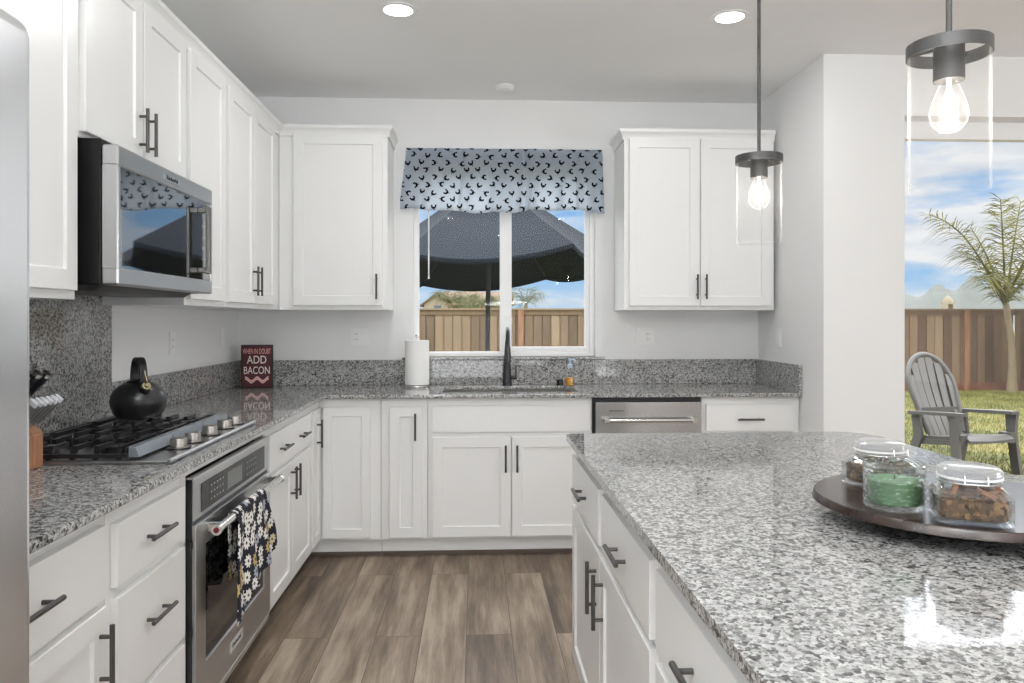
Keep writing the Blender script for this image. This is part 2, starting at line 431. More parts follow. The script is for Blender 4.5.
def towel_mat():
    m, nt, b = new_mat('daisy_print_cloth'); t = NT(nt)
    v0 = t.coord()
    x, y, z = t.xyz(v0)
    vec = t.comb(t.math('ADD', y, t.math('MULTIPLY', x, 0.8)), z, 0)
    vo = nt.nodes.new('ShaderNodeTexVoronoi'); vo.voronoi_dimensions = '2D'
    vo.inputs['Scale'].default_value = 20; vo.inputs['Randomness'].default_value = 0.6
    nt.links.new(vec, vo.inputs['Vector'])
    d = vo.outputs['Distance']
    rel = t.vmath('SUBTRACT', t.vmath('SCALE', vec), vo.outputs['Position'])
    sc = rel.node.inputs[0].links[0].from_node; sc.inputs['Scale'].default_value = 1.0
    rx, ry, rz = t.xyz(rel)
    ang = t.math('ARCTAN2', ry, rx)
    pet = t.math('MULTIPLY_ADD', t.math('COSINE', t.math('MULTIPLY', ang, 9.0)), 0.075, 0.40)
    flower = t.math('LESS_THAN', d, pet)
    centre = t.math('LESS_THAN', d, 0.11)
    rnd = t.xyz(vo.outputs['Color'])
    pc = t.ramp(rnd[0], [(0.0, (0.82, 0.80, 0.76)), (0.62, (0.82, 0.80, 0.76)), (0.64, (0.55, 0.40, 0.16)), (0.8, (0.66, 0.58, 0.38)), (0.82, (0.40, 0.42, 0.50)), (1.0, (0.5, 0.5, 0.55))], 'CONSTANT')
    c = t.mix(flower, (0.012, 0.012, 0.022, 1), pc)
    c = t.mix(centre, c, (0.10, 0.08, 0.06, 1))
    nt.links.new(c, b.inputs['Base Color']); b.inputs['Roughness'].default_value = 0.95
    return m
M['towel'] = towel_mat()

def potpourri_mat(name, cols):
    m, nt, b = new_mat(name); t = NT(nt)
    vo = nt.nodes.new('ShaderNodeTexVoronoi'); vo.inputs['Scale'].default_value = 120
    nt.links.new(t.coord(), vo.inputs['Vector'])
    r = t.xyz(vo.outputs['Color'])[0]
    nt.links.new(t.ramp(r, [(i / (len(cols) - 1), c) for i, c in enumerate(cols)]), b.inputs['Base Color'])
    b.inputs['Roughness'].default_value = 0.8
    return m
M['chips'] = potpourri_mat('dried_chips', [(0.014, 0.008, 0.005), (0.13, 0.065, 0.03), (0.035, 0.024, 0.011), (0.30, 0.17, 0.075), (0.06, 0.02, 0.011)])
M['bark'] = potpourri_mat('cinnamon_bark', [(0.16, 0.06, 0.03), (0.30, 0.13, 0.06), (0.22, 0.09, 0.04)])
M['husk'] = potpourri_mat('dark_husk', [(0.04, 0.025, 0.018), (0.12, 0.07, 0.05), (0.07, 0.04, 0.03)])

# ------------------------------------------------------------------ mesh builder
def wloc(o):
    v = Vector((0, 0, 0))
    while o is not None:
        v += o.location; o = o.parent
    return v

class MB:
    def __init__(s): s.bm = bmesh.new()
    # every adder returns the new verts
    def box(s, x0, x1, y0, y1, z0, z1, bev=0.0, seg=1):
        if x0 > x1: x0, x1 = x1, x0
        if y0 > y1: y0, y1 = y1, y0
        if z0 > z1: z0, z1 = z1, z0
        vs = [s.bm.verts.new(p) for p in ((x0, y0, z0), (x1, y0, z0), (x1, y1, z0), (x0, y1, z0), (x0, y0, z1), (x1, y0, z1), (x1, y1, z1), (x0, y1, z1))]
        fs = [s.bm.faces.new([vs[i] for i in f]) for f in ((3, 2, 1, 0), (4, 5, 6, 7), (0, 1, 5, 4), (1, 2, 6, 5), (2, 3, 7, 6), (3, 0, 4, 7))]
        if bev > 0:
            ed = list({e for f in fs for e in f.edges})
            r = bmesh.ops.bevel(s.bm, geom=ed, offset=bev, segments=seg, affect='EDGES', profile=0.5)
            return list({v for f in r['faces'] for v in f.verts})
        return vs
    def fbox(s, F, u0, u1, v0, v1, w0, w1, bev=0.0, seg=1):
        a = F(u0, v0, w0); b = F(u1, v1, w1)
        return s.box(a[0], b[0], a[1], b[1], a[2], b[2], bev, seg)
    def ring(s, c, ax, r, n, ref=None):
        ax = Vector(ax).normalized()
        ref = Vector(ref) if ref is not None else (Vector((0, 0, 1)) if abs(ax.z) < 0.95 else Vector((1, 0, 0)))
        e1 = ax.cross(ref).normalized(); e2 = ax.cross(e1).normalized()
        return [s.bm.verts.new(Vector(c) + e1 * (r * math.cos(2 * PI * i / n)) + e2 * (r * math.sin(2 * PI * i / n))) for i in range(n)]
    def bridge(s, a, b):
        n = len(a)
        for i in range(n):
            s.bm.faces.new((a[i], a[(i + 1) % n], b[(i + 1) % n], b[i]))
    def cyl(s, p0, p1, r0, r1=None, n=20, cap=True):
        r1 = r0 if r1 is None else r1
        ax = Vector(p1) - Vector(p0)
        a = s.ring(p0, ax, r0, n); b = s.ring(p1, ax, r1, n)
        s.bridge(a, b)
        if cap:
            s.bm.faces.new(list(reversed(a))); s.bm.faces.new(b)
        return a + b
    def tube(s, pts, rad, n=10, cap=True):
        pts = [Vector(p) for p in pts]
        if not hasattr(rad, '__len__'): rad = [rad] * len(pts)
        rings = []; ref = None
        for i, p in enumerate(pts):
            d = (pts[min(i + 1, len(pts) - 1)] - pts[max(i - 1, 0)]).normalized()
            if ref is None:
                ref = Vector((0, 0, 1)) if abs(d.z) < 0.9 else Vector((1, 0, 0))
            e1 = d.cross(ref)
            if e1.length < 1e-4: e1 = d.cross(Vector((0.3, 1, 0.2)))
            e1.normalize(); e2 = d.cross(e1).normalized(); ref = e2 * -1 if False else (e1.cross(d)).normalized()
            rings.append([s.bm.verts.new(p + e1 * (rad[i] * math.cos(2 * PI * k / n)) + e2 * (rad[i] * math.sin(2 * PI * k / n))) for k in range(n)])
        for a, b in zip(rings, rings[1:]): s.bridge(a, b)
        if cap:
            s.bm.faces.new(list(reversed(rings[0]))); s.bm.faces.new(rings[-1])
        return rings
    def lathe(s, c, prof, n=32, closed=False):
        """prof: (r, z) list; poles where r == 0"""
        c = Vector(c); rings = []
        for r, z in prof:
            if r <= 1e-6: rings.append([s.bm.verts.new(c + Vector((0, 0, z)))])
            else: rings.append([s.bm.verts.new(c + Vector((r * math.cos(2 * PI * i / n), r * math.sin(2 * PI * i / n), z))) for i in range(n)])
        pairs = list(zip(rings, rings[1:]))
        if closed: pairs.append((rings[-1], rings[0]))
        for a, b in pairs:
            if len(a) == 1 and len(b) == 1: continue
            for i in range(n):
                j = (i + 1) % n
                if len(a) == 1: s.bm.faces.new((a[0], b[j], b[i]))
                elif len(b) == 1: s.bm.faces.new((a[i], a[j], b[0]))
                else: s.bm.faces.new((a[i], a[j], b[j], b[i]))
    def prism(s, poly, d):
        """poly: list of 3D points, d: extrusion vector"""
        d = Vector(d)
        a = [s.bm.verts.new(Vector(p)) for p in poly]; b = [s.bm.verts.new(Vector(p) + d) for p in poly]
        n = len(a)
        s.bm.faces.new(list(reversed(a))); s.bm.faces.new(b)
        for i in range(n): s.bm.faces.new((a[i], a[(i + 1) % n], b[(i + 1) % n], b[i]))
        return a + b
    def ball(s, c, rx, ry, rz, n=16, m=10):
        prof_c = Vector(c); rings = []
        for j in range(m + 1):
            th = PI * j / m
            if j in (0, m): rings.append([s.bm.verts.new(prof_c + Vector((0, 0, rz * math.cos(th))))])
            else: rings.append([s.bm.verts.new(prof_c + Vector((rx * math.sin(th) * math.cos(2 * PI * i / n), ry * math.sin(th) * math.sin(2 * PI * i / n), rz * math.cos(th)))) for i in range(n)])
        for a, b in zip(rings, rings[1:]):
            for i in range(n):
                j = (i + 1) % n
                if len(a) == 1: s.bm.faces.new((a[0], b[i], b[j]))
                elif len(b) == 1: s.bm.faces.new((a[i], b[0], a[j]))
                else: s.bm.faces.new((a[i], b[i], b[j], a[j]))
    def cells(s, F, us, vs, keep, w0, w1, bev=0.0, seg=2):
        """slab made of the grid cells keep(uc, vc) accepts, between w0 and w1"""
        g = {}
        def V(i, j, k):
            if (i, j, k) not in g: g[(i, j, k)] = s.bm.verts.new(F(us[i], vs[j], (w0, w1)[k]))
            return g[(i, j, k)]
        K = {(i, j) for i in range(len(us) - 1) for j in range(len(vs) - 1) if keep((us[i] + us[i + 1]) / 2, (vs[j] + vs[j + 1]) / 2)}
        fs = []
        for i, j in K:
            for k in (0, 1):
                fs.append(s.bm.faces.new([V(i, j, k), V(i + 1, j, k), V(i + 1, j + 1, k), V(i, j + 1, k)]))
            for (di, dj, a, b) in ((-1, 0, (i, j), (i, j + 1)), (1, 0, (i + 1, j), (i + 1, j + 1)), (0, -1, (i, j), (i + 1, j)), (0, 1, (i, j + 1), (i + 1, j + 1))):
                if (i + di, j + dj) not in K:
                    fs.append(s.bm.faces.new([V(*a, 0), V(*b, 0), V(*b, 1), V(*a, 1)]))
        bmesh.ops.recalc_face_normals(s.bm, faces=fs)
        if bev > 0:
            ed = [e for e in {e for f in fs for e in f.edges} if len(e.link_faces) == 2 and e.calc_face_angle(0) > 0.5]
            bmesh.ops.bevel(s.bm, geom=ed, offset=bev, segments=seg, affect='EDGES', profile=0.5)
    def shaker(s, F, u0, u1, v0, v1, w0, w1, st=0.057, dep=0.008):
        """a frame-and-panel door front"""
        def q(a0, a1, b0, b1, w): return [s.bm.verts.new(F(a, b, w)) for a, b in ((a0, b0), (a1, b0), (a1, b1), (a0, b1))]
        c = 0.0018
        bk = q(u0, u1, v0, v1, w0); o1 = q(u0, u1, v0, v1, w1 - c); o2 = q(u0 + c, u1 - c, v0 + c, v1 - c, w1)
        i1 = q(u0 + st, u1 - st, v0 + st, v1 - st, w1); i2 = q(u0 + st + 0.004, u1 - st - 0.004, v0 + st + 0.004, v1 - st - 0.004, w1 - dep)
        fs = [s.bm.faces.new(bk)]
        for a, b in ((bk, o1), (o1, o2), (o2, i1), (i1, i2)):
            for k in range(4): fs.append(s.bm.faces.new((a[k], a[(k + 1) % 4], b[(k + 1) % 4], b[k])))
        fs.append(s.bm.faces.new(i2))
        bmesh.ops.recalc_face_normals(s.bm, faces=fs)
    def slab_front(s, F, u0, u1, v0, v1, w0, w1):
        s.fbox(F, u0, u1, v0, v1, w0, w1, 0.0025, 2)
    def xform(s, mat): bmesh.ops.transform(s.bm, matrix=mat, verts=s.bm.verts)
    def build(s, name, m, parent=None, local=False, smooth=35, origin=None, recalc=True):
        bm = s.bm
        if recalc: bmesh.ops.recalc_face_normals(bm, faces=bm.faces)
        off = Vector((0, 0, 0))
        if parent is not None:
            if not local: off = wloc(parent)
        elif origin is not None: off = Vector(origin)
        elif not local:
            xs = [v.co.x for v in bm.verts]; ys = [v.co.y for v in bm.verts]; zs = [v.co.z for v in bm.verts]
            off = Vector(((min(xs) + max(xs)) / 2, (min(ys) + max(ys)) / 2, min(zs)))
        if off.length: bmesh.ops.translate(bm, vec=-off, verts=bm.verts)
        me = bpy.data.meshes.new(name); bm.to_mesh(me); bm.free()
        if smooth:
            me.polygons.foreach_set('use_smooth', [True] * len(me.polygons))
            me.set_sharp_from_angle(angle=R(smooth))
        me.materials.append(m)
        o = bpy.data.objects.new(name, me); COL.objects.link(o)
        if smooth == 35:                      # broad faces keep flat normals next to their bevels
            wn_ = o.modifiers.new('weighted_normals', 'WEIGHTED_NORMAL'); wn_.keep_sharp = True; wn_.weight = 90
        if parent is not None: o.parent = parent
        else: o.location = off
        return o

def key_plate(F, us, vs, keys, w0, w1, name, m, mk, parent):
    """one thin plate whose key cells carry the print colour"""
    b = MB(); b.cells(F, us, vs, lambda u, v: True, w0, w1)
    b.bm.faces.ensure_lookup_table()
    for f in b.bm.faces:
        c = f.calc_center_median()
        if keys(c): f.material_index = 1
    o = b.build(name, m, parent, smooth=0); o.data.materials.append(mk)
    return o
def grid_lines(a0, step, size, n, lo, hi):
    out = [lo]
    for k in range(n): out += [a0 + k * step, a0 + k * step + size]
    return out + [hi]
def tag(o, label=None, cat=None, group=None, kind=None):
    if label: o['label'] = label
    if cat: o['category'] = cat
    if group: o['group'] = group
    if kind: o['kind'] = kind
    return o
def thing(name, loc, label, cat, group=None, rz=0.0):
    o = bpy.data.objects.new(name, None); COL.objects.link(o)
    o.location = loc; o.rotation_euler = (0, 0, rz); o.empty_display_size = 0.1
    return tag(o, label, cat, group)
def struct(o, label=None, cat=None):
    return tag(o, label, cat, None, 'structure')
def copy_tree(o, parent=None):
    c = o.copy(); COL.objects.link(c)
    if parent is not None: c.parent = parent
    for ch in list(o.children): copy_tree(ch, c)
    return c
def text(s, body, name, m, parent, loc, size, rot, ext=0.0006, align='CENTER', sx=1.0):
    cu = bpy.data.curves.new(name, 'FONT'); cu.body = body; cu.size = size; cu.extrude = ext
    cu.align_x = align; cu.align_y = 'CENTER'
    cu.materials.append(m)
    o = bpy.data.objects.new(name, cu); COL.objects.link(o)
    if parent is not None:
        o.parent = parent; o.location = Vector(loc) - wloc(parent)
    else: o.location = loc
    o.rotation_euler = rot; o.scale = (sx, 1, 1)
    me = bpy.data.meshes.new_from_object(o.evaluated_get(bpy.context.evaluated_depsgraph_get()))
    n = bpy.data.objects.new(name + '_tmp', me); COL.objects.link(n)
    if parent is not None: n.parent = parent
    n.location = o.location; n.rotation_euler = rot; n.scale = (sx, 1, 1)
    bpy.data.objects.remove(o); n.name = name
    return n

FL = lambda u, v, w_: (w_, u, v)        # left run: u along Y, w out from the left wall
FB = lambda u, v, w_: (u, -w_, v)       # back run: u along X, w out from the back wall
FI = lambda u, v, w_: (-w_, u, v)       # island front, faces the left run
FZ = lambda u, v, w_: (u, v, w_)        # flat slabs

KW = 3.354       # inner face of the short right wall
STUB = -0.931    # plane of the patio wall
CT = 0.914       # counter height
# ================================================================== SETTING
b = MB(); b.box(-0.12, FAR_X + 0.12, REAR_Y - 0.12, 0.12, -0.08, 0.0); struct(b.build('floor', M['floor'], smooth=0, origin=(0, 0, 0)), 'brown wood plank floor running towards the sink wall', 'floor')
b = MB(); b.box(-0.12, FAR_X + 0.12, REAR_Y - 0.12, 0.12, H, H + 0.1); struct(b.build('ceiling', M['ceil'], smooth=0, origin=(0, 0, H)), 'flat white ceiling with recessed lights', 'ceiling')
b = MB(); b.box(-0.12, 0, REAR_Y, 0.12, 0, H); struct(b.build('wall_left', M['wall'], smooth=0, origin=(0, 0, 0)), 'pale grey wall behind the cooktop', 'wall')
WX0, WX1, WZ0, WZ1 = 1.102, 2.283, 1.078, 2.335
b = MB(); b.cells(FB, [0, WX0, WX1, KW + 0.0], [0, WZ0, WZ1, H], lambda u, v: not (WX0 < u < WX1 and WZ0 < v < WZ1), -0.12, 0.0)
struct(b.build('wall_back', M['wall'], smooth=0, origin=(0, 0, 0)), 'pale grey sink wall around the window', 'wall')
DX0, DX1, DZ1 = 3.797, 6.25, 2.422
b = MB(); b.box(KW, KW + 0.14, STUB + 0.0, 0.12, 0, H); struct(b.build('wall_right', M['wall'], smooth=0, origin=(0, 0, 0)), 'short pale wall ending the sink counter', 'wall')
b = MB(); b.cells(lambda u, v, w_: (u, w_, v), [KW + 0.14, DX0, DX1, FAR_X + 0.12], [0, DZ1, H], lambda u, v: not (DX0 < u < DX1 and v < DZ1), STUB, STUB + 0.14)
struct(b.build('wall_patio', M['wall'], smooth=0, origin=(0, 0, 0)), 'pale wall around the tall patio door', 'wall')
b = MB(); b.box(FAR_X, FAR_X + 0.12, REAR_Y, STUB, 0, H); struct(b.build('wall_far', M['wall'], smooth=0, origin=(0, 0, 0)), 'pale wall of the great room', 'wall')
b = MB(); b.box(-0.12, FAR_X + 0.12, REAR_Y - 0.12, REAR_Y, 0, H); struct(b.build('wall_rear', M['wall'], smooth=0, origin=(0, 0, 0)), 'pale wall behind the island', 'wall')
b = MB(); b.box(KW + 0.001, DX0 - 0.02, STUB - 0.014, STUB - 0.001, 0, 0.09, 0.003); struct(b.build('baseboard_patio', M['cab']), 'white baseboard under the patio wall', 'baseboard')

# kitchen window: vinyl slider with two panes
win = thing('window_1', (1.69, 0.08, WZ0), 'white vinyl sliding window over the sink', 'window'); win['kind'] = 'structure'
FW = lambda u, v, w_: (u, w_, v)
b = MB()
x0, x1, z0, z1 = WX0, WX1, WZ0 + 0.012, WZ1
fy0, fy1 = 0.055, 0.115
b.box(x0, x0 + 0.034, fy0, fy1, z0, z1, 0.003); b.box(x1 - 0.034, x1, fy0, fy1, z0, z1, 0.003)
b.box(x0 + 0.034, x1 - 0.034, fy0, fy1, z1 - 0.036, z1, 0.003); b.box(x0 + 0.034, x1 - 0.034, fy0, fy1, z0, z0 + 0.03, 0.003)
b.build('window_frame', M['vinyl'], win)
b = MB()
b.box(1.662, 1.738, fy0 - 0.006, fy1 - 0.01, z0 + 0.03, z1 - 0.036, 0.004)
b.build('mullion', M['vinyl'], win)
b = MB()
b.box(1.738, x1 - 0.034, fy0 + 0.005, fy1 - 0.012, z0 + 0.03, z0 + 0.062, 0.003)
b.box(x1 - 0.062, x1 - 0.034, fy0 + 0.005, fy1 - 0.012, z0 + 0.062, z1 - 0.036, 0.003)
b.build('fixed_sash', M['vinyl'], win)
b = MB(); b.box(x0 + 0.034, 1.662, 0.082, 0.088, z0 + 0.03, z1 - 0.036); b.build('pane', M['pane'], win, smooth=0)
b = MB(); b.box(1.738, x1 - 0.062, 0.082, 0.088, z0 + 0.062, z1 - 0.036); b.build('pane', M['pane'], win, smooth=0)

# patio door: wide white slider, panes of clear glass
dr = thing('door_1', (5.0, STUB + 0.11, 0), 'wide glass patio door with white head frame', 'door'); dr['kind'] = 'structure'
py0, py1 = STUB + 0.115, STUB + 0.175
b = MB()
b.box(DX0, DX0 + 0.05, py0, py1, 0, DZ1); b.box(DX1 - 0.05, DX1, py0, py1, 0, DZ1)
b.box(DX0 + 0.05, DX1 - 0.05, py0, py1, DZ1 - 0.095, DZ1); b.box(DX0 + 0.05, DX1 - 0.05, py0, py1, 0, 0.06)
b.build('door_frame', M['vinyl'], dr)
b = MB(); b.box(4.985, 5.065, py0 + 0.005, py1 - 0.005, 0.06, DZ1 - 0.095); b.build('meeting_stile', M['vinyl'], dr)
b = MB(); b.box(DX0 + 0.05, 4.985, py0 + 0.025, py0 + 0.031, 0.06, DZ1 - 0.095); b.build('pane', M['pane'], dr, smooth=0)
b = MB(); b.box(5.065, DX1 - 0.05, py0 + 0.025, py0 + 0.031, 0.06, DZ1 - 0.095); b.build('pane', M['pane'], dr, smooth=0)

# ================================================================== CABINETS
def pull(F, u, v, w_, vertical=False, L=0.15, off=0.027):
    b = MB(); r = 0.0058
    def P(a, c, ww): return F(a, c, ww)
    if vertical:
        b.cyl(P(u, v - L / 2, w_ + off), P(u, v + L / 2, w_ + off), r, n=12)
        for d in (-0.048, 0.048): b.cyl(P(u, v + d, w_), P(u, v + d, w_ + off), r * 0.85, n=10)
    else:
        b.cyl(P(u - L / 2, v, w_ + off), P(u + L / 2, v, w_ + off), r, n=12)
        for d in (-0.048, 0.048): b.cyl(P(u + d, v, w_), P(u + d, v, w_ + off), r * 0.85, n=10)
    return b
def door(root, F, u0, u1, v0, v1, w0, handle=None, st=0.057, th=0.02):
    b = MB(); b.shaker(F, u0, u1, v0, v1, w0, w0 + th, st)
    d = b.build('door', M['cab'], root)
    if handle:
        pull(F, handle[0], handle[1], w0 + th, True).build('handle', M['pull'], d)
    return d
def drawer(root, F, u0, u1, v0, v1, w0, handles=(), th=0.02, name='drawer'):
    b = MB(); b.slab_front(F, u0, u1, v0, v1, w0, w0 + th)
    d = b.build(name, M['cab'], root)
    for h in handles: pull(F, h[0], h[1], w0 + th, False).build('handle', M['pull'], d)
    return d

BW = 0.63      # face frame plane of base cabinets, doors 2 cm proud
BT = 0.892     # top of base cabinets
TK = 0.105     # toe kick height
ZD1, ZD0, ZC1, ZC0 = 0.845, 0.692, 0.670, 0.118

def body(root, F, u0, u1, w1, v0=TK, v1=BT, w0=0.003):
    b = MB(); b.fbox(F, u0 + 0.0008, u1 - 0.0008, v0, v1, w0, w1); return b.build('body', M['cab'], root, smooth=0)
def toe(root, F, u0, u1, w1, w0=0.003):
    b = MB(); b.fbox(F, u0, u1, 0.022, TK, w0, w1); b.build('toe_kick', M['cab'], root, smooth=0)
    b = MB(); b.fbox(F, u0, u1, 0.0, 0.022, w0, w1 + 0.008); b.build('toe_strip', M['toe_brown'], root, smooth=0)

# near cabinet beside the fridge
t = thing('base_cabinet', (0.3, -3.3, 0), 'white base cabinet beside the fridge with one drawer over a panelled door', 'cabinet')
body(t, FL, -3.603, -3.045, BW); toe(t, FL, -3.603, -3.045, BW - 0.06)
drawer(t, FL, -3.52, -3.078, 0.685, 0.855, BW, [(-3.385, 0.772)])
door(t, FL, -3.52, -3.078, ZC0, 0.668, BW, (-3.108, 0.560))
# stack of three drawers
t = thing('drawer_cabinet', (0.3, -2.82, 0), 'white three-drawer base cabinet left of the wall oven', 'cabinet')
body(t, FL, -3.045, -2.595, BW); toe(t, FL, -3.045, -2.595, BW - 0.06)
drawer(t, FL, -3.020, -2.602, 0.687, 0.842, BW, [(-2.811, 0.765)])
drawer(t, FL, -3.020, -2.602, 0.398, 0.662, BW, [(-2.811, 0.548)])
drawer(t, FL, -3.020, -2.602, ZC0, 0.376, BW, [(-2.811, 0.27)])
# oven housing
t = thing('oven_cabinet', (0.3, -2.16, 0), 'white frame cabinet that houses the steel oven under the cooktop', 'cabinet')
b = MB()
b.box(0.003, BW, -2.594, -2.548, TK, BT); b.box(0.003, BW, -1.714, -1.702, TK, BT); b.box(0.003, 0.02, -2.548, -1.714, TK, BT)
b.box(0.02, BW, -2.548, -1.714, 0.858, BT); b.box(0.02, BW - 0.02, -2.548, -1.714, 0.075, 0.098)
b.build('body', M['cab'], t, smooth=0)
toe(t, FL, -2.594, -1.700, BW - 0.07)
# wide drawer over two doors
t = thing('base_cabinet', (0.3, -1.29, 0), 'white base cabinet right of the wall oven with a two-pull drawer over two doors', 'cabinet')
body(t, FL, -1.70, -0.862, BW); toe(t, FL, -1.70, -0.862, BW - 0.06)
drawer(t, FL, -1.688, -0.888, ZD0, ZD1, BW, [(-1.47, 0.765), (-1.11, 0.765)])
door(t, FL, -1.688, -1.295, ZC0, ZC1, BW, (-1.330, 0.575))
door(t, FL, -1.289, -0.888, ZC0, ZC1, BW, (-1.254, 0.575))
# corner cabinet with a folding pair of doors
t = thing('corner_cabinet', (0.4, -0.4, 0), 'white corner base cabinet with a folding pair of tall doors', 'cabinet')
b = MB(); b.cells(FZ, [0.003, BW, 0.976], [-0.860, -BW, -0.003], lambda u, v: not (u > BW and v < -BW), TK, BT); b.build('body', M['cab'], t, smooth=0)
b = MB(); b.cells(FZ, [0.003, BW - 0.06, 0.976], [-0.860, -BW + 0.06, -0.003], lambda u, v: not (u > BW - 0.06 and v < -BW + 0.06), 0.022, TK); b.build('toe_kick', M['cab'], t, smooth=0)
b = MB(); b.cells(FZ, [0.003, BW - 0.052, 0.976], [-0.860, -BW + 0.052, -0.003], lambda u, v: not (u > BW - 0.052 and v < -BW + 0.052), 0, 0.022); b.build('toe_strip', M['toe_brown'], t, smooth=0)
door(t, FL, -0.836, -0.656, ZC0, ZD1, BW, (-0.752, 0.715), st=0.05)
door(t, FB, 0.660, 0.922, ZC0, ZD1, BW, None, st=0.05)
# narrow cabinet, sink base, drawer base
t = thing('base_cabinet', (1.1, -0.3, 0), 'slim white base cabinet with one narrow door left of the sink doors', 'cabinet')
body(t, FB, 0.978, 1.236, BW); toe(t, FB, 0.978, 1.236, BW - 0.06)
door(t, FB, 1.027, 1.209, ZC0, ZD1, BW, (1.170, 0.735), st=0.055)
t = thing('sink_cabinet', (1.7, -0.3, 0), 'white sink base cabinet with a blank front over two doors', 'cabinet')
b = MB(); b.box(1.238, 2.158, -BW, -0.003, TK, 0.62); b.box(1.238, 2.158, -BW, -BW + 0.02, 0.62, BT); b.box(1.238, 1.256, -BW + 0.02, -0.003, 0.62, BT); b.box(2.14, 2.158, -BW + 0.02, -0.003, 0.62, BT)
b.build('body', M['cab'], t, smooth=0); toe(t, FB, 1.236, 2.16, BW - 0.06)
drawer(t, FB, 1.262, 2.146, 0.700, 0.850, BW, name='false_front')
door(t, FB, 1.262, 1.700, ZC0, 0.674, BW, (1.671, 0.555))
door(t, FB, 1.706, 2.146, ZC0, 0.674, BW, (1.735, 0.555))
t = thing('base_cabinet', (3.06, -0.3, 0), 'white base cabinet right of the dishwasher with a single-pull drawer', 'cabinet')
body(t, FB, 2.786, KW - 0.003, BW); toe(t, FB, 2.786, KW - 0.003, BW - 0.06)
drawer(t, FB, 2.808, 3.306, 0.697, 0.850, BW, [(3.058, 0.765)])
door(t, FB, 2.808, 3.054, ZC0, 0.674, BW, (3.026, 0.555)); door(t, FB, 3.06, 3.306, ZC0, 0.674, BW, (3.088, 0.555))

# dishwasher
t = thing('dishwasher', (2.47, -0.3, 0), 'stainless steel dishwasher between the sink doors and end drawer', 'dishwasher')
b = MB(); b.box(2.163, 2.782, -0.622, -0.02, 0.02, 0.884); b.build('tub', M['black'], t, smooth=0)
b = MB(); b.box(2.175, 2.776, -0.668, -0.624, 0.12, 0.866, 0.004, 2); dd = b.build('door', M['steel_x'], t)
b = MB(); b.cyl((2.222, -0.712, 0.768), (2.735, -0.712, 0.768), 0.0105, n=16)
for xx in (2.232, 2.725):
    b.box(xx - 0.014, xx + 0.014, -0.724, -0.668, 0.755, 0.781, 0.004)
b.build('handle', M['chrome'], dd)
b = MB(); b.box(2.25, 2.335, -0.6695, -0.6678, 0.816, 0.8195); b.build('vent_slot', M['plastic_dark'], dd, smooth=0)
b = MB(); b.box(2.175, 2.776, -0.60, -0.58, 0.02, 0.118); b.build('kick_plate', M['black'], t, smooth=0)

# ---- upper cabinets
UW = 0.338; UB = 1.388; UT = 2.44
UD0, UD1 = 1.413, 2.428
t = thing('upper_cabinet', (0.17, -3.1, UB), 'white upper cabinet over the knife block between fridge and microwave', 'cabinet')
body(t, FL, -3.603, -2.612, UW, UB, UT)
door(t, FL, -3.53, -3.086, UD0, UD1, UW, (-3.12, 1.53)); door(t, FL, -3.08, -2.634, UD0, UD1, UW, (-3.045, 1.53))
t = thing('upper_cabinet', (0.17, -2.2, 1.865), 'short white two-door upper cabinet directly above the microwave', 'cabinet')
body(t, FL, -2.610, -1.790, UW, 1.868, UT)
door(t, FL, -2.590, -2.204, 1.884, UD1, UW, (-2.232, 1.975)); door(t, FL, -2.192, -1.812, 1.884, UD1, UW, (-2.164, 1.975))
t = thing('upper_cabinet', (0.17, -1.55, UB), 'white single-door upper cabinet just right of the microwave', 'cabinet')
body(t, FL, -1.788, -1.312, UW, UB, UT); door(t, FL, -1.765, -1.336, UD0, UD1, UW, None)
t = thing('upper_cabinet', (0.17, -0.8, UB), 'white two-door upper cabinet meeting the corner on the cooktop wall', 'cabinet')
body(t, FL, -1.310, -0.003, UW, UB, UT)
door(t, FL, -1.284, -0.884, UD0, UD1, UW, (-0.915, 1.528)); door(t, FL, -0.878, -0.476, UD0, UD1, UW, (-0.847, 1.528))
t = thing('upper_cabinet', (0.66, -0.17, UB), 'white single-door upper cabinet left of the window', 'cabinet')
body(t, FB, 0.340, 0.980, 0.328, UB, UT); door(t, FB, 0.426, 0.950, UD0, UD1, 0.328, (0.918, 1.525))
t = thing('upper_cabinet', (2.87, -0.17, UB), 'white two-door upper cabinet right of the window', 'cabinet')
body(t, FB, 2.402, 3.326, 0.328, UB, UT)
door(t, FB, 2.431, 2.860, UD0, UD1, 0.328, (2.842, 1.528)); door(t, FB, 2.868, 3.302, UD0, UD1, 0.328, (2.897, 1.528))

# crown mouldings: a cove profile swept along the cabinet tops
CP = [(0.0, -0.022), (0.008, -0.022), (0.009, -0.006), (0.016, 0.010), (0.025, 0.020), (0.029, 0.024), (0.029, 0.042), (0.0, 0.042)]
def crown(name, path, label):
    """path: (x, y, nx, ny) corners with outward mitre vectors"""
    b = MB(); rows = []
    for (x, y, nx, ny) in path:
        rows.append([b.bm.verts.new((x + nx * o, y + ny * o, UT + z)) for o, z in CP])
    n = len(CP)
    for a, c in zip(rows, rows[1:]):
        for i in range(n): b.bm.faces.new((a[i], a[(i + 1) % n], c[(i + 1) % n], c[i]))
    b.bm.faces.new(rows[0]); b.bm.faces.new(list(reversed(rows[-1])))
    struct(b.build(name, M['cab'], smooth=25), label, 'trim')
crown('trim_1', [(UW + 0.001, -3.603, 1, 0), (UW + 0.001, -0.329, 1, -1), (0.981, -0.329, 1, -1), (0.981, -0.003, 1, 0)], 'white crown moulding along the left uppers turning the corner')
crown('trim_2', [(2.401, -0.003, -1, 0), (2.401, -0.329, -1, -1), (3.327, -0.329, 0, -1)], 'white crown moulding on the upper cabinet right of the window')

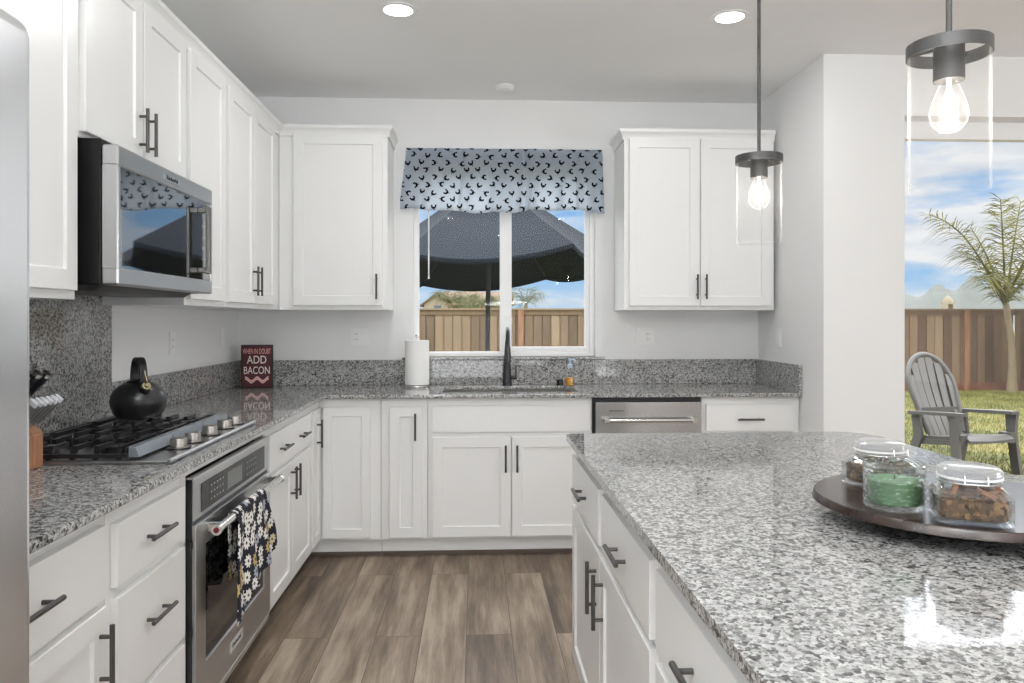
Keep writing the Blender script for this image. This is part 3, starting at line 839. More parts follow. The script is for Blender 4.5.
# ================================================================== GRANITE
SX0, SX1, SY0, SY1 = 1.312, 2.098, -0.545, -0.165
b = MB()
b.cells(FZ, [0.002, 0.677, SX0, SX1, KW - 0.002], [-3.603, -0.674, SY0, SY1, -0.002],
        lambda u, v: (u < 0.677 or v > -0.674) and not (SX0 < u < SX1 and SY0 < v < SY1), BT, CT, 0.005, 2)
tag(b.build('countertop', M['granite'], origin=(0, 0, BT)), 'polished grey speckled granite worktop turning the corner from cooktop to sink', 'countertop')
b = MB(); b.box(0.002, 0.021, -1.708, -0.022, CT, 1.072, 0.002); tag(b.build('backsplash', M['granite']), 'low granite backsplash along the wall behind the kettle', 'backsplash')
b = MB(); b.box(0.002, KW - 0.022, -0.021, -0.002, CT, 1.072, 0.002); tag(b.build('backsplash', M['granite']), 'long low granite backsplash under the window behind the sink', 'backsplash')
b = MB(); b.box(KW - 0.021, KW - 0.002, -0.672, -0.002, CT, 1.072, 0.002); tag(b.build('backsplash', M['granite']), 'short granite side splash against the wall beside the end drawer', 'backsplash')
b = MB(); b.cells(FL, [-3.603, -2.605, -1.709], [CT, UB - 0.004, 1.428], lambda u, v: not (u < -2.605 and v > UB - 0.004), 0.002, 0.02)
tag(b.build('granite_panel', M['granite'], smooth=0), 'full-height granite panel on the wall behind the cooktop', 'wall panel')
b = MB(); b.box(1.036, 2.338, -0.034, 0.052, 1.073, 1.089, 0.003); struct(b.build('window_sill', M['granite']), 'granite ledge under the kitchen window', 'sill')

# sink
t = thing('sink', (1.705, -0.355, 0.70), 'stainless undermount sink set in the granite below the window', 'sink')
b = MB(); g = 0.006
o = [(SX0 - g, SY0 - g), (SX1 + g, SY0 - g), (SX1 + g, SY1 + g), (SX0 - g, SY1 + g)]
b.box(SX0 - g, SX1 + g, SY0 - g, SY0, 0.70, 0.891); b.box(SX0 - g, SX1 + g, SY1, SY1 + g, 0.70, 0.891)
b.box(SX0 - g, SX0, SY0, SY1, 0.70, 0.891); b.box(SX1, SX1 + g, SY0, SY1, 0.70, 0.891); b.box(SX0 - g, SX1 + g, SY0 - g, SY1 + g, 0.69, 0.70)
b.build('basin', M['chrome'], t)
b = MB(); b.lathe((1.705, -0.30, 0.70), [(0, 0.002), (0.03, 0.002), (0.045, 0.006), (0.045, 0)], 24); b.build('drain', M['chrome'], t)

# ---- island
t = thing('island_cabinet', (2.2, -2.77, 0), 'white island cabinet at its far end with two drawers over two doors', 'cabinet')
IX = 1.871
def ibody(root, y0, y1):
    b = MB(); b.box(IX, 2.62, y0 + 0.0008, y1 - 0.0008, TK, BT); b.build('body', M['cab'], root, smooth=0)
    b = MB(); b.box(IX + 0.06, 2.62, y0, y1, 0, TK); b.build('toe_kick', M['cab'], root, smooth=0)
ibody(t, -3.388, -2.145)
drawer(t, FI, -2.733, -2.160, 0.684, 0.846, -IX, [(-2.448, 0.765)]); drawer(t, FI, -3.366, -2.785, 0.684, 0.846, -IX, [(-3.075, 0.765)])
door(t, FI, -2.755, -2.160, ZC0, 0.664, -IX, (-2.700, 0.555)); door(t, FI, -3.366, -2.763, ZC0, 0.664, -IX, (-2.815, 0.555))
t = thing('island_cabinet', (2.2, -4.0, 0), 'white island cabinet nearest the camera with a wide drawer', 'cabinet')
ibody(t, -4.70, -3.390)
drawer(t, FI, -4.02, -3.418, 0.684, 0.846, -IX, [(-3.72, 0.765)]); drawer(t, FI, -4.67, -4.05, 0.684, 0.846, -IX, [(-4.36, 0.765)])
door(t, FI, -4.02, -3.418, ZC0, 0.664, -IX, (-3.98, 0.555)); door(t, FI, -4.67, -4.05, ZC0, 0.664, -IX, (-4.09, 0.555))
# island worktop with rounded corners
def rounded(x0, x1, y0, y1, rad, n=8):
    out = []
    for (cx, cy, a0, r) in ((x1 - rad[0], y1 - rad[0], 0, rad[0]), (x0 + rad[1], y1 - rad[1], 90, rad[1]), (x0 + rad[2], y0 + rad[2], 180, rad[2]), (x1 - rad[3], y0 + rad[3], 270, rad[3])):
        for k in range(n + 1):
            a = R(a0 + 90 * k / n); out.append((cx + r * math.cos(a), cy + r * math.sin(a)))
    return out
b = MB(); b.prism([(x, y, BT) for x, y in rounded(1.832, 2.940, -4.75, -2.128, (0.11, 0.012, 0.012, 0.11))], (0, 0, CT - BT))
ed = [e for e in b.bm.edges if len(e.link_faces) == 2 and abs(e.verts[0].co.z - e.verts[1].co.z) < 1e-6]
bmesh.ops.bevel(b.bm, geom=ed, offset=0.006, segments=3, affect='EDGES', profile=0.5)
tag(b.build('island_countertop', M['granite'], origin=(2.4, -3.4, BT)), 'wide polished granite island top with rounded far corner', 'countertop')

# ================================================================== APPLIANCES
# microwave over the cooktop
MY0, MY1, MZ0, MZ1 = -2.592, -1.794, 1.428, 1.846
t = thing('microwave', (0.2, -2.19, MZ0), 'stainless over-the-range microwave hung under the short upper cabinet', 'microwave')
b = MB(); b.box(0.003, 0.402, MY0, MY1, MZ0 + 0.004, 1.864, 0.003); b.build('housing', M['gloss_black'], t)
b = MB()
b.box(0.403, 0.452, MY0, MY1, MZ1 - 0.062, MZ1, 0.005); b.box(0.403, 0.452, MY0, MY1, MZ0 + 0.004, MZ0 + 0.056, 0.005)
b.box(0.403, 0.452, MY0, MY0 + 0.02, MZ0 + 0.05, MZ1 - 0.056, 0.004); b.box(0.403, 0.452, MY1 - 0.016, MY1, MZ0 + 0.05, MZ1 - 0.056, 0.004)
d = b.build('door', M['steel_y'], t)
b = MB(); b.box(0.405, 0.448, MY0 + 0.02, MY1 - 0.016, MZ0 + 0.054, MZ1 - 0.060, 0.002); b.build('door_glass', M['dark_glass'], d)
b = MB()
hy = -1.93
b.box(0.476, 0.492, hy - 0.012, hy + 0.012, MZ0 + 0.075, MZ1 - 0.085, 0.004)
b.box(0.448, 0.478, hy - 0.011, hy + 0.011, MZ0 + 0.08, MZ0 + 0.10, 0.002); b.box(0.448, 0.478, hy - 0.011, hy + 0.011, MZ1 - 0.11, MZ1 - 0.09, 0.002)
b.build('handle', M['dark_reflect_steel'], d)
us = grid_lines(-1.895, 0.02, 0.009, 4, -1.90, -1.822); vs = grid_lines(MZ0 + 0.09, 0.042, 0.008, 6, MZ0 + 0.08, MZ0 + 0.32)
inside = lambda L, v: any(L[k] < v < L[k + 1] for k in range(1, len(L) - 2, 2))
key_plate(FL, us, vs, lambda c: inside(us, c.y) and inside(vs, c.z), 0.4478, 0.4486, 'control_strip', M['dark_glass'], M['print'], d)
b = MB(); b.box(0.452, 0.4535, -2.262, -2.128, MZ1 - 0.044, MZ1 - 0.020, 0.0005); bd = b.build('badge', M['chrome'], d)
text(None, 'KitchenAid', 'lettering', M['black'], bd, (0.4537, -2.195, MZ1 - 0.032), 0.021, (PI / 2, 0, PI / 2))
b = MB()
b.prism([(0.09, MY0 + 0.02, MZ0 + 0.004), (0.40, MY0 + 0.02, MZ0 + 0.004), (0.36, MY0 + 0.05, MZ0 - 0.012), (0.12, MY0 + 0.05, MZ0 - 0.012)], (0, 0.70, 0))
b.build('vent_base', M['gun'], t)

# wall oven
OY0, OY1 = -2.544, -1.718
OXf = 0.650
t = thing('built_in_oven', (0.35, -2.16, 0.098), 'stainless wall oven with black window built in below the cooktop', 'oven')
b = MB(); b.box(0.05, 0.6315, OY0 + 0.02, OY1 - 0.02, 0.105, 0.838); b.build('housing', M['black'], t, smooth=0)
b = MB(); b.box(0.632, OXf - 0.003, OY0, OY1, 0.100, 0.844, 0.001); b.build('face_surround', M['black'], t)
b = MB(); b.box(OXf - 0.003, OXf + 0.002, OY0, OY1, 0.718, 0.846, 0.002)
b.box(0.632, OXf + 0.002, OY0, OY1, 0.8465, 0.8505)
cp = b.build('control_panel', M['steel_y'], t)
b = MB(); b.box(OXf + 0.002, OXf + 0.004, OY0 + 0.062, OY1 - 0.062, 0.732, 0.822, 0.001); cg = b.build('control_glass', M['control'], cp)
b = MB(); b.box(OXf + 0.004, OXf + 0.0048, -2.235, -2.075, 0.748, 0.806); b.build('display', M['display'], cg, smooth=0)
vs = grid_lines(0.752, 0.022, 0.005, 3, 0.742, 0.806)
for ua in (-2.40, -2.02):
    us = grid_lines(ua, 0.028, 0.011, 5, ua - 0.01, ua + 0.14)
    key_plate(FL, us, vs, lambda c: inside(us, c.y) and inside(vs, c.z), OXf + 0.0038, OXf + 0.0046, 'control_strip', M['control'], M['print'], cg)
b = MB()
b.cells(FL, [OY0, OY0 + 0.085, OY1 - 0.085, OY1], [0.128, 0.262, 0.628, 0.708], lambda u, v: not (OY0 + 0.085 < u < OY1 - 0.085 and 0.262 < v < 0.628), OXf - 0.003, OXf + 0.010, 0.003)
od = b.build('door', M['steel_y'], t)
b = MB(); b.box(OXf - 0.002, OXf + 0.004, OY0 + 0.083, OY1 - 0.083, 0.26, 0.63, 0.001); b.build('door_window', M['oven_glass'], od)
HX, HZ = OXf + 0.050, 0.676
b = MB(); b.cyl((HX, OY0 + 0.075, HZ), (HX, OY1 + 0.0, HZ), 0.0135, n=20)
for yy in (OY0 + 0.10, OY1 - 0.02):
    b.box(OXf + 0.010, HX + 0.004, yy - 0.012, yy + 0.012, HZ - 0.014, HZ + 0.014, 0.004)
b.cyl((HX, OY0 + 0.06, HZ), (HX, OY0 + 0.082, HZ), 0.0165, n=20); b.cyl((HX, OY1 - 0.004, HZ), (HX, OY1 + 0.012, HZ), 0.0165, n=20)
hd = b.build('handle', M['chrome'], od)
b = MB(); b.cyl((HX, OY0 + 0.0585, HZ), (HX, OY0 + 0.0605, HZ), 0.009, n=18); b.build('medallion', M['red'], od)
b = MB(); b.box(OXf + 0.010, OXf + 0.0115, -2.228, -2.092, 0.180, 0.216, 0.0005); bd = b.build('badge', plain('pale_badge', (0.62, 0.62, 0.62), 0.3, 0.2), od)
text(None, 'KitchenAid', 'lettering', M['black'], bd, (OXf + 0.0117, -2.16, 0.198), 0.021, (PI / 2, 0, PI / 2))
b = MB(); b.box(0.632, OXf + 0.006, OY0, OY1, 0.099, 0.122, 0.002); b.build('bottom_trim', M['steel_y'], t)
for zz in (0.64, 0.375):
    b = MB(); b.box(0.634, 0.646, OY0 - 0.012, OY0 - 0.0005, zz - 0.006, zz + 0.02)
    b.build('side_bumper', M['black'], t, smooth=0)

# gas cooktop
CX0, CX1, CY0, CY1 = 0.092, 0.628, -2.655, -1.815
t = thing('gas_cooktop', (0.36, -2.235, CT), 'stainless five-burner gas cooktop with black cast iron grates', 'cooktop')
b = MB(); b.box(CX0, CX1, CY0, CY1, CT, CT + 0.010, 0.003); b.box(CX1 - 0.012, CX1 + 0.004, CY0, CY1, CT + 0.002, CT + 0.016, 0.004)
b.build('tray', M['steel_y'], t)
GZ = 0.962
gl = (CY1 - CY0 - 0.04) / 3
for k in range(3):
    y0 = CY0 + 0.02 + k * gl + 0.003; y1 = y0 + gl - 0.006
    b = MB(); X0, X1 = CX0 + 0.02, 0.515
    b.box(X0, X0 + 0.014, y0, y1, GZ - 0.016, GZ, 0.003)
    b.box(X1 - 0.026, X1 - 0.014, y0, y1, GZ - 0.018, GZ - 0.002, 0.002)
    n = 6
    for i in range(n):                                     # wide fingers with bent feet at both ends
        xx = X0 + 0.022 + i * (X1 - X0 - 0.075) / (n - 1)
        for s_ in (0, 1):
            ya, yb = (y0, y0 + gl * (0.485 if i in (0, 5) else 0.40)) if s_ == 0 else (y1, y1 - gl * (0.485 if i in (0, 5) else 0.40))
            sg = 1 if s_ == 0 else -1
            pr = [(xx, ya, GZ - 0.042), (xx, ya + sg * 0.012, GZ - 0.042), (xx, ya + sg * 0.026, GZ - 0.014), (xx, yb, GZ - 0.012), (xx, yb, GZ - 0.001), (xx, ya + sg * 0.018, GZ)]
            b.prism(pr, (0.014, 0, 0))
    yc = (y0 + y1) / 2
    b.box(X0 + 0.012, X1 - 0.02, yc - 0.006, yc + 0.006, GZ - 0.016, GZ - 0.004) if k == 1 else None
    for yy in (y0 + 0.002, y1 - 0.012): b.box(X0 + 0.01, X1 - 0.02, yy, yy + 0.010, GZ - 0.034, GZ - 0.022)
    for (fx, fy) in ((X0 + 0.007, y0 + 0.012), (X0 + 0.007, y1 - 0.012), (X1 - 0.02, y0 + 0.012), (X1 - 0.02, y1 - 0.012)): b.cyl((fx, fy, CT + 0.0095), (fx, fy, GZ - 0.012), 0.007, n=8)
    gr = b.build('grate', M['iron'], t)
    b = MB(); b.prism([(X1 - 0.014, y0, GZ - 0.030), (X1 + 0.016, y0, GZ - 0.030), (X1 + 0.004, y0, GZ - 0.002), (X1 - 0.002, y0, GZ), (X1 - 0.014, y0, GZ)], (0, y1 - y0, 0)); b.build('front_bar', M['bar_sheen'], gr)
for (bx, by, r) in ((0.20, CY0 + 0.15, 0.035), (0.41, CY0 + 0.15, 0.045), (0.30, -2.235, 0.055), (0.20, CY1 - 0.15, 0.045), (0.41, CY1 - 0.15, 0.035)):
    b = MB(); b.lathe((bx, by, CT + 0.010), [(0, 0.001), (r, 0.001), (r, 0.012), (r * 0.85, 0.014), (r * 0.85, 0.022), (0, 0.024)], 28); b.build('burner', M['iron'], t)
for ky in (-2.445, -2.325, -2.165, -2.010, -1.895):
    b = MB(); b.lathe((0.570, ky, CT + 0.010), [(0.030, 0.0), (0.030, 0.005), (0.026, 0.007), (0.0255, 0.030), (0.0235, 0.033), (0, 0.0335)], 28); kb = b.build('knob', M['knob_steel'], t)
    b = MB(); b.box(0.548, 0.592, ky - 0.005, ky + 0.005, CT + 0.038, CT + 0.0445, 0.002); b.build('grip', M['knob_steel'], kb)
    b = MB(); b.lathe((0.570, ky, CT + 0.0101), [(0.036, 0), (0.036, 0.004), (0.028, 0.0045)], 28); b.build('skirt', M['black'], kb)

# kettle on the back right grate
kc = Vector((0.236, -1.960, GZ))
t = thing('kettle', kc, 'round matt black whistling kettle on the far cooktop grate', 'kettle')
b = MB(); b.lathe(kc, [(0, 0.0), (0.086, 0.0), (0.094, 0.004), (0.108, 0.022), (0.121, 0.052), (0.124, 0.072), (0.119, 0.097), (0.104, 0.122), (0.082, 0.140), (0.058, 0.150), (0.050, 0.151)], 48)
b.build('body', plain('kettle_black', (0.014, 0.014, 0.015), 0.34), t)
b = MB(); b.lathe(kc, [(0.0, 0.001), (0.087, 0.001), (0.095, 0.0055), (0.0965, 0.009), (0.094, 0.0035)], 40); b.build('base_rim', M['gun'], t)
b = MB(); b.lathe(kc, [(0.052, 0.149), (0.053, 0.154), (0.044, 0.160), (0.020, 0.164), (0, 0.165)], 32); b.build('lid', M['black'], t)
hv = Vector((0.62, -0.785, 0)); hs = Vector((0.785, 0.62, 0))
b = MB()
pr_out = []; N = 22
for i in range(N + 1):
    a = PI * (1.04 - 1.08 * i / N)
    c = kc + hv * (0.074 * math.cos(a) + 0.004) + Vector((0, 0, 0.165 + 0.088 * math.sin(a)))
    nrm = hv * math.cos(a) + Vector((0, 0, math.sin(a)))
    wd = 0.022 - 0.004 * abs(math.cos(a)); th = 0.007
    pr_out.append([b.bm.verts.new(c + hs * (wd * p) + nrm * (th * q)) for p, q in ((-1, -0.6), (-0.8, -1), (0.8, -1), (1, -0.6), (1, 0.6), (0.8, 1), (-0.8, 1), (-1, 0.6))])
for r0, r1 in zip(pr_out, pr_out[1:]): b.bridge(r0, r1)
b.bm.faces.new(pr_out[0]); b.bm.faces.new(list(reversed(pr_out[-1])))
b.build('handle', M['plastic_dark'], t)
b = MB(); b.tube([kc + hv * 0.078 + Vector((0, 0, 0.105)), kc + hv * 0.105 + Vector((0, 0, 0.128)), kc + hv * 0.124 + Vector((0, 0, 0.140))], [0.026, 0.022, 0.019], 18); b.build('spout', M['black'], t)
b = MB(); sp = kc + hv * 0.124 + Vector((0, 0, 0.140)); ax = Vector((hv.x * 0.8, hv.y * 0.8, 0.5)).normalized()
b.cyl(sp - ax * 0.002, sp + ax * 0.008, 0.021, 0.018, 20); b.cyl(sp + ax * 0.008, sp + ax * 0.016, 0.010, 0.008, 16)
b.tube([sp + ax * 0.006 + Vector((0, 0, 0.012)), kc + hv * 0.098 + Vector((0, 0, 0.185)), kc + hv * 0.092 + Vector((0, 0, 0.205))], [0.006, 0.006, 0.005], 10)
b.build('whistle', plain('brass_whistle', (0.52, 0.46, 0.30), 0.25, 1.0), t)
t.scale = (0.80, 0.80, 0.87)

# knife block and its knives
KY0, KY1 = -2.815, -2.665
t = thing('knife_block', (0.21, -2.74, CT), 'reddish wood knife block between fridge and cooktop', 'knife block')
b = MB(); b.prism([(0.10, KY0, CT), (0.28, KY0, CT), (0.28, KY0, 1.010), (0.135, KY0, 1.150), (0.09, KY0, 1.105)], (0, KY1 - KY0, 0))
ed = list(b.bm.edges); bmesh.ops.bevel(b.bm, geom=ed, offset=0.004, segments=2, affect='EDGES')
b.build('block', M['block'], t)
kd = Vector((0.69, 0.0, 0.724))
def knife(s_, y, L, wdt, label, group, capmat, hmat, big):
    base = Vector((0.28 - 0.145 * s_, y, 1.010 + 0.140 * s_)) + kd * 0.001
    t = thing('kitchen_knife' if big else 'steak_knife', base, label, 'knife', group)
    v = Vector((-0.724, 0, 0.69)); h = Vector((0, 1, 0))
    def sec(f, a, c): return [b.bm.verts.new(base + kd * f + h * (a * p) + v * (c * q)) for p, q in ((-1, -0.6), (-0.6, -1), (0.6, -1), (1, -0.6), (1, 0.6), (0.6, 1), (-0.6, 1), (-1, 0.6))]
    b = MB(); rs = [sec(0.0, wdt * 0.9, 0.009), sec(0.014, wdt * 0.9, 0.009)]
    b.bridge(*rs); b.bm.faces.new(rs[0]); b.bm.faces.new(list(reversed(rs[1]))); b.build('bolster', M['chrome'], t)
    b = MB(); rs = [sec(0.014, wdt, 0.010), sec(L * 0.4, wdt, 0.011), sec(L * 0.8, wdt, 0.0125), sec(L - 0.008, wdt, 0.0135)]
    for a, c in zip(rs, rs[1:]): b.bridge(a, c)
    b.bm.faces.new(rs[0]); b.bm.faces.new(list(reversed(rs[-1]))); b.build('handle', hmat, t)
    b = MB(); rs = [sec(L - 0.008, wdt * 1.03, 0.0138), sec(L + 0.003, wdt * 0.95, 0.012)]
    b.bridge(*rs); b.bm.faces.new(rs[0]); b.bm.faces.new(list(reversed(rs[1]))); b.build('end_cap', capmat, t)
knife_grey = plain('knife_grey', (0.20, 0.20, 0.20), 0.35, 0.3); cap_white = plain('bright_cap', (0.82, 0.83, 0.86), 0.25, 0.3)
ordn = ['nearest the fridge', 'second out from the fridge', 'third out from the fridge', 'third in from the cooktop', 'second in from the cooktop', 'nearest the cooktop']
for i in range(6): knife(0.16, KY0 + 0.014 + i * 0.0242, 0.105, 0.0075, 'steak knife with bright end cap in block lower row, ' + ordn[i], 'steak knives in the block', cap_white, knife_grey, False)
for s_, y, L, wd, lab in ((0.50, KY0 + 0.025, 0.135, 0.010, 'large dark-handled knife in middle row of block beside the fridge'), (0.50, KY0 + 0.075, 0.14, 0.011, 'large dark-handled knife at the centre of the block middle row'),
                          (0.50, KY1 - 0.025, 0.135, 0.012, 'large dark-handled knife in middle row of block nearest the cooktop'), (0.82, KY0 + 0.045, 0.14, 0.010, 'long knife in top row of block beside the fridge'), (0.82, KY1 - 0.045, 0.14, 0.010, 'long knife in top row of block nearest the cooktop')):
    knife(s_, y, L, wd, lab, 'large knives in the block', M['chrome'], M['black'], True)

# refrigerator
t = thing('refrigerator', (0.4, -4.07, 0), 'stainless refrigerator at the left edge with rounded door', 'refrigerator')
b = MB(); b.box(0.02, 0.70, -4.54, -3.606, 0.02, 1.80, 0.004); b.build('cabinet', M['gun'], t)
fdoors = []
for (ya, yb) in ((-4.075, -3.606), (-4.54, -4.085)):
    b = MB(); b.box(0.702, 0.792, ya, yb, 0.66, 1.81, 0.03, 5); fdoors.append(b.build('door', M['steel_z'], t))
b = MB(); b.box(0.702, 0.792, -4.54, -3.606, 0.06, 0.652, 0.03, 5); fz = b.build('freezer_drawer', M['steel_z'], t)
for dd, yy in zip(fdoors, (-4.035, -4.125)):
    b = MB(); b.cyl((0.845, yy, 0.80), (0.845, yy, 1.66), 0.012, n=16)
    for zz in (0.84, 1.62): b.cyl((0.79, yy, zz), (0.845, yy, zz), 0.010, n=12)
    b.build('handle', M['steel_z'], dd)
b = MB(); b.cyl((0.845, -4.42, 0.58), (0.845, -3.66, 0.58), 0.012, n=16)
for yy in (-4.38, -3.70): b.cyl((0.79, yy, 0.58), (0.845, yy, 0.58), 0.010, n=12)
b.build('handle', M['steel_z'], fz)

# towel over the oven handle
b = MB()
rows = []; TY0, TY1 = -2.365, -1.945; NY = 44
for i in range(NY + 1):
    f = i / NY; r = []
    y = TY0 + (TY1 - TY0) * f
    ph = f * 19
    amp = 0.008
    pts = []
    zf = 0.335 + 0.11 * f + 0.012 * math.sin(ph)          # front hem runs up towards the far side
    zb = 0.46 - 0.04 * f
    rr = 0.017
    for k in range(15):                                   # back fall, rising
        q = k / 14; z = zb + (HZ - zb) * q
        pts.append((HX - rr - 0.003 * (1 - q) * math.sin(ph * 0.7), z, 0))
    for k in range(1, 9):
        a = PI - PI * k / 9
        pts.append((HX + rr * math.cos(a), HZ + rr * math.sin(a) + 0.001, 0))
    for k in range(26):
        q = k / 25; z = HZ - (HZ - zf) * q
        sw = amp * (0.4 + 1.3 * q) * math.sin(ph + 0.6 * math.sin(3 * q)) + 0.006 * q * math.sin(ph * 2.3 + 1)
        pts.append((HX + rr + 0.010 * q + max(-0.012, sw), z, q))
    squeeze = lambda q: 0.78 + 0.22 * min(1, q * 1.6)
    for (x_, z_, q) in pts:
        yy = (TY0 + TY1) / 2 + (y - (TY0 + TY1) / 2) * squeeze(q) - 0.02 * q * (1 - f) + 0.05 * q * f
        r.append(b.bm.verts.new((x_, yy, z_)))
    rows.append(r)
for a, c in zip(rows, rows[1:]):
    for k in range(len(a) - 1): b.bm.faces.new((a[k], a[k + 1], c[k + 1], c[k]))
tw = tag(b.build('dish_towel', M['towel'], smooth=60), 'black daisy-print dish towel draped over the oven handle', 'towel')
md = tw.modifiers.new('thickness', 'SOLIDIFY'); md.thickness = 0.0025; md.offset = 0

# ================================================================== SINK SIDE OBJECTS
def plate(name, F, u, v, gangs, label, w0=0.0, kinds=('outlet',)):
    pw = 0.07 if gangs == 1 else 0.118
    b = MB(); b.fbox(F, u - pw / 2, u + pw / 2, v - 0.057, v + 0.057, w0 + 0.0005, w0 + 0.006, 0.002, 2)
    c = F(u, v, w0); t = b.build(name, M['white']); tag(t, label, 'outlet' if 'outlet' in kinds else 'switch')
    for g, kd_ in enumerate(kinds):
        uu = u + (g - (len(kinds) - 1) / 2) * 0.046
        b = MB(); b.fbox(F, uu - 0.0165, uu + 0.0165, v - 0.034, v + 0.034, w0 + 0.006, w0 + 0.0085, 0.001)
        f = b.build('rocker' if kd_ == 'switch' else 'receptacle', M['white'], t)
        if kd_ == 'outlet':
            b = MB()
            for dv in (-0.017, 0.017):
                for du in (-0.006, 0.006): b.fbox(F, uu + du - 0.001, uu + du + 0.001, v + dv - 0.004, v + dv + 0.005, w0 + 0.0084, w0 + 0.0088)
            b.build('slot', M['plastic_dark'], f, smooth=0)
plate('outlet_plate', FB, 0.768, 1.220, 2, 'white two-gang outlet plate left of the window under the upper cabinet', 0, ('outlet', 'switch'))
plate('outlet_plate', FB, 2.603, 1.220, 2, 'white two-gang outlet plate right of the window under the upper cabinet', 0, ('switch', 'outlet'))
FR = lambda u, v, w_: (KW - w_, u, v)
plate('switch_plate', FR, -0.345, 1.218, 1, 'white switch plate on the short right wall above the side splash', 0, ('switch',))
plate('outlet_plate', FL, -1.050, 1.212, 1, 'white single outlet plate on the wall behind the kettle', 0, ('outlet',))
plate('switch_plate', FL, -0.310, 1.222, 1, 'white single plate on the left wall close to the corner by the sign', 0, ('switch',))

# bacon sign
c0 = Vector((0.178, -0.215, CT)); rz = R(8)
t = thing('sign', c0, 'dark red wooden box sign about bacon standing in the counter corner', 'sign', None, rz)
SW, SH, SD = 0.184, 0.262, 0.038
b = MB(); b.box(-SW / 2, SW / 2, 0, SD, 0, SH, 0.001); b.build('box', M['signedge'], t, local=True)
b = MB(); b.box(-SW / 2 + 0.006, SW / 2 - 0.006, -0.0015, 0.0, 0.006, SH - 0.006); b.build('face', M['signred'], t, local=True)
def stext(body, z, size, m, sx=1.0):
    o = text(None, body, 'lettering', m, None, (0, 0, 0), size, (PI / 2, 0, 0), 0.0005, sx=sx)
    o.parent = t; o.location = (0, -0.0022, z)
stext('WHEN IN DOUBT', SH - 0.040, 0.046, M['pink'], 0.44)
stext('ADD', SH - 0.092, 0.068, M['cream'], 0.78)
stext('BACON', SH - 0.156, 0.064, M['cream'], 0.69)
for k, (z, m, rad, dy) in enumerate(((SH - 0.212, M['cream'], 0.013, 0.0), (SH - 0.212, M['pink'], 0.009, 0.0008))):
    b = MB(); top = []; bot = []
    for i in range(41):
        x = -0.068 + 0.136 * i / 40
        zz = z + 0.011 * math.sin((i / 40) * 4.6 * PI * 0.9 + 1.2)
        top.append((x, zz + rad * 0.75)); bot.append((x, zz - rad * 0.75))
    y = -0.0024 - dy
    va = [b.bm.verts.new((x, y, z_)) for x, z_ in top]; vb = [b.bm.verts.new((x, y, z_)) for x, z_ in bot]
    vc = [b.bm.verts.new((x, y + 0.0008, z_)) for x, z_ in top]; vd = [b.bm.verts.new((x, y + 0.0008, z_)) for x, z_ in bot]
    for i in range(40):
        b.bm.faces.new((va[i], vb[i], vb[i + 1], va[i + 1])); b.bm.faces.new((vc[i], va[i], va[i + 1], vc[i + 1])); b.bm.faces.new((vb[i], vd[i], vd[i + 1], vb[i + 1]))
    b.build('bacon_strip', m, t, local=True, smooth=0)

# paper towels on a stand
pc = Vector((1.142, -0.175, CT))
t = thing('paper_towel_holder', pc, 'steel upright paper towel stand left of the sink', 'paper towel holder')
b = MB(); b.lathe(pc, [(0, 0), (0.078, 0), (0.080, 0.004), (0.078, 0.011), (0.02, 0.014), (0, 0.014)], 40); b.build('base', M['chrome'], t)
b = MB(); b.cyl(pc + Vector((0, 0, 0.013)), pc + Vector((0, 0, 0.300)), 0.006, n=12); b.ball(pc + Vector((0, 0, 0.312)), 0.013, 0.013, 0.014); b.build('post', M['chrome'], t)
b = MB(); b.lathe(pc, [(0.020, 0.016), (0.074, 0.016), (0.0745, 0.018), (0.0742, 0.285), (0.073, 0.287), (0.020, 0.287)], 48, closed=True)
tag(b.build('paper_towel_roll', M['paper']), 'white paper towel roll on the stand left of the sink', 'paper towels')

# faucet
fc = Vector((1.702, -0.112, CT))
t = thing('faucet', fc, 'matt black pull-down faucet behind the sink', 'faucet')
b = MB(); b.lathe(fc, [(0, 0), (0.031, 0), (0.031, 0.004), (0.029, 0.008), (0.0265, 0.06), (0.018, 0.20), (0.0125, 0.285), (0.0, 0.286)], 28); b.build('body', M['black'], t)
pts = [fc + Vector((0, 0, 0.27))]
for k in range(13):
    a = PI * k / 12
    pts.append(fc + Vector((0, -0.075 + 0.075 * math.cos(a), 0.285 + 0.075 * math.sin(a))))
pts.append(fc + Vector((0, -0.152, 0.255)))
b = MB(); b.tube(pts, 0.0105, 14); b.build('spout', M['black'], t)
b = MB(); b.lathe(fc + Vector((0, -0.153, 0)), [(0, 0.155), (0.019, 0.155), (0.0195, 0.162), (0.0165, 0.20), (0.0125, 0.258), (0, 0.26)], 24); b.build('spray_head', M['gun'], t)
b = MB(); b.cyl(fc + Vector((0.018, 0, 0.052)), fc + Vector((0.062, 0, 0.052)), 0.0135, n=18); b.cyl(fc + Vector((0.055, 0, 0.06)), fc + Vector((0.056, 0, 0.125)), 0.0055, 0.004, n=12); b.build('handle', M['black'], t)
b = MB(); ac = Vector((2.037, -0.100, CT)); b.lathe(ac, [(0, 0), (0.020, 0), (0.020, 0.034), (0.017, 0.037), (0.006, 0.037), (0.006, 0.034), (0, 0.034)], 24)
b.cyl(ac + Vector((0, -0.019, 0.018)), ac + Vector((0, -0.022, 0.018)), 0.007, n=14)
tag(b.build('air_gap_cap', M['black']), 'small black round cap on the counter between faucet and soap bottle', 'fitting')

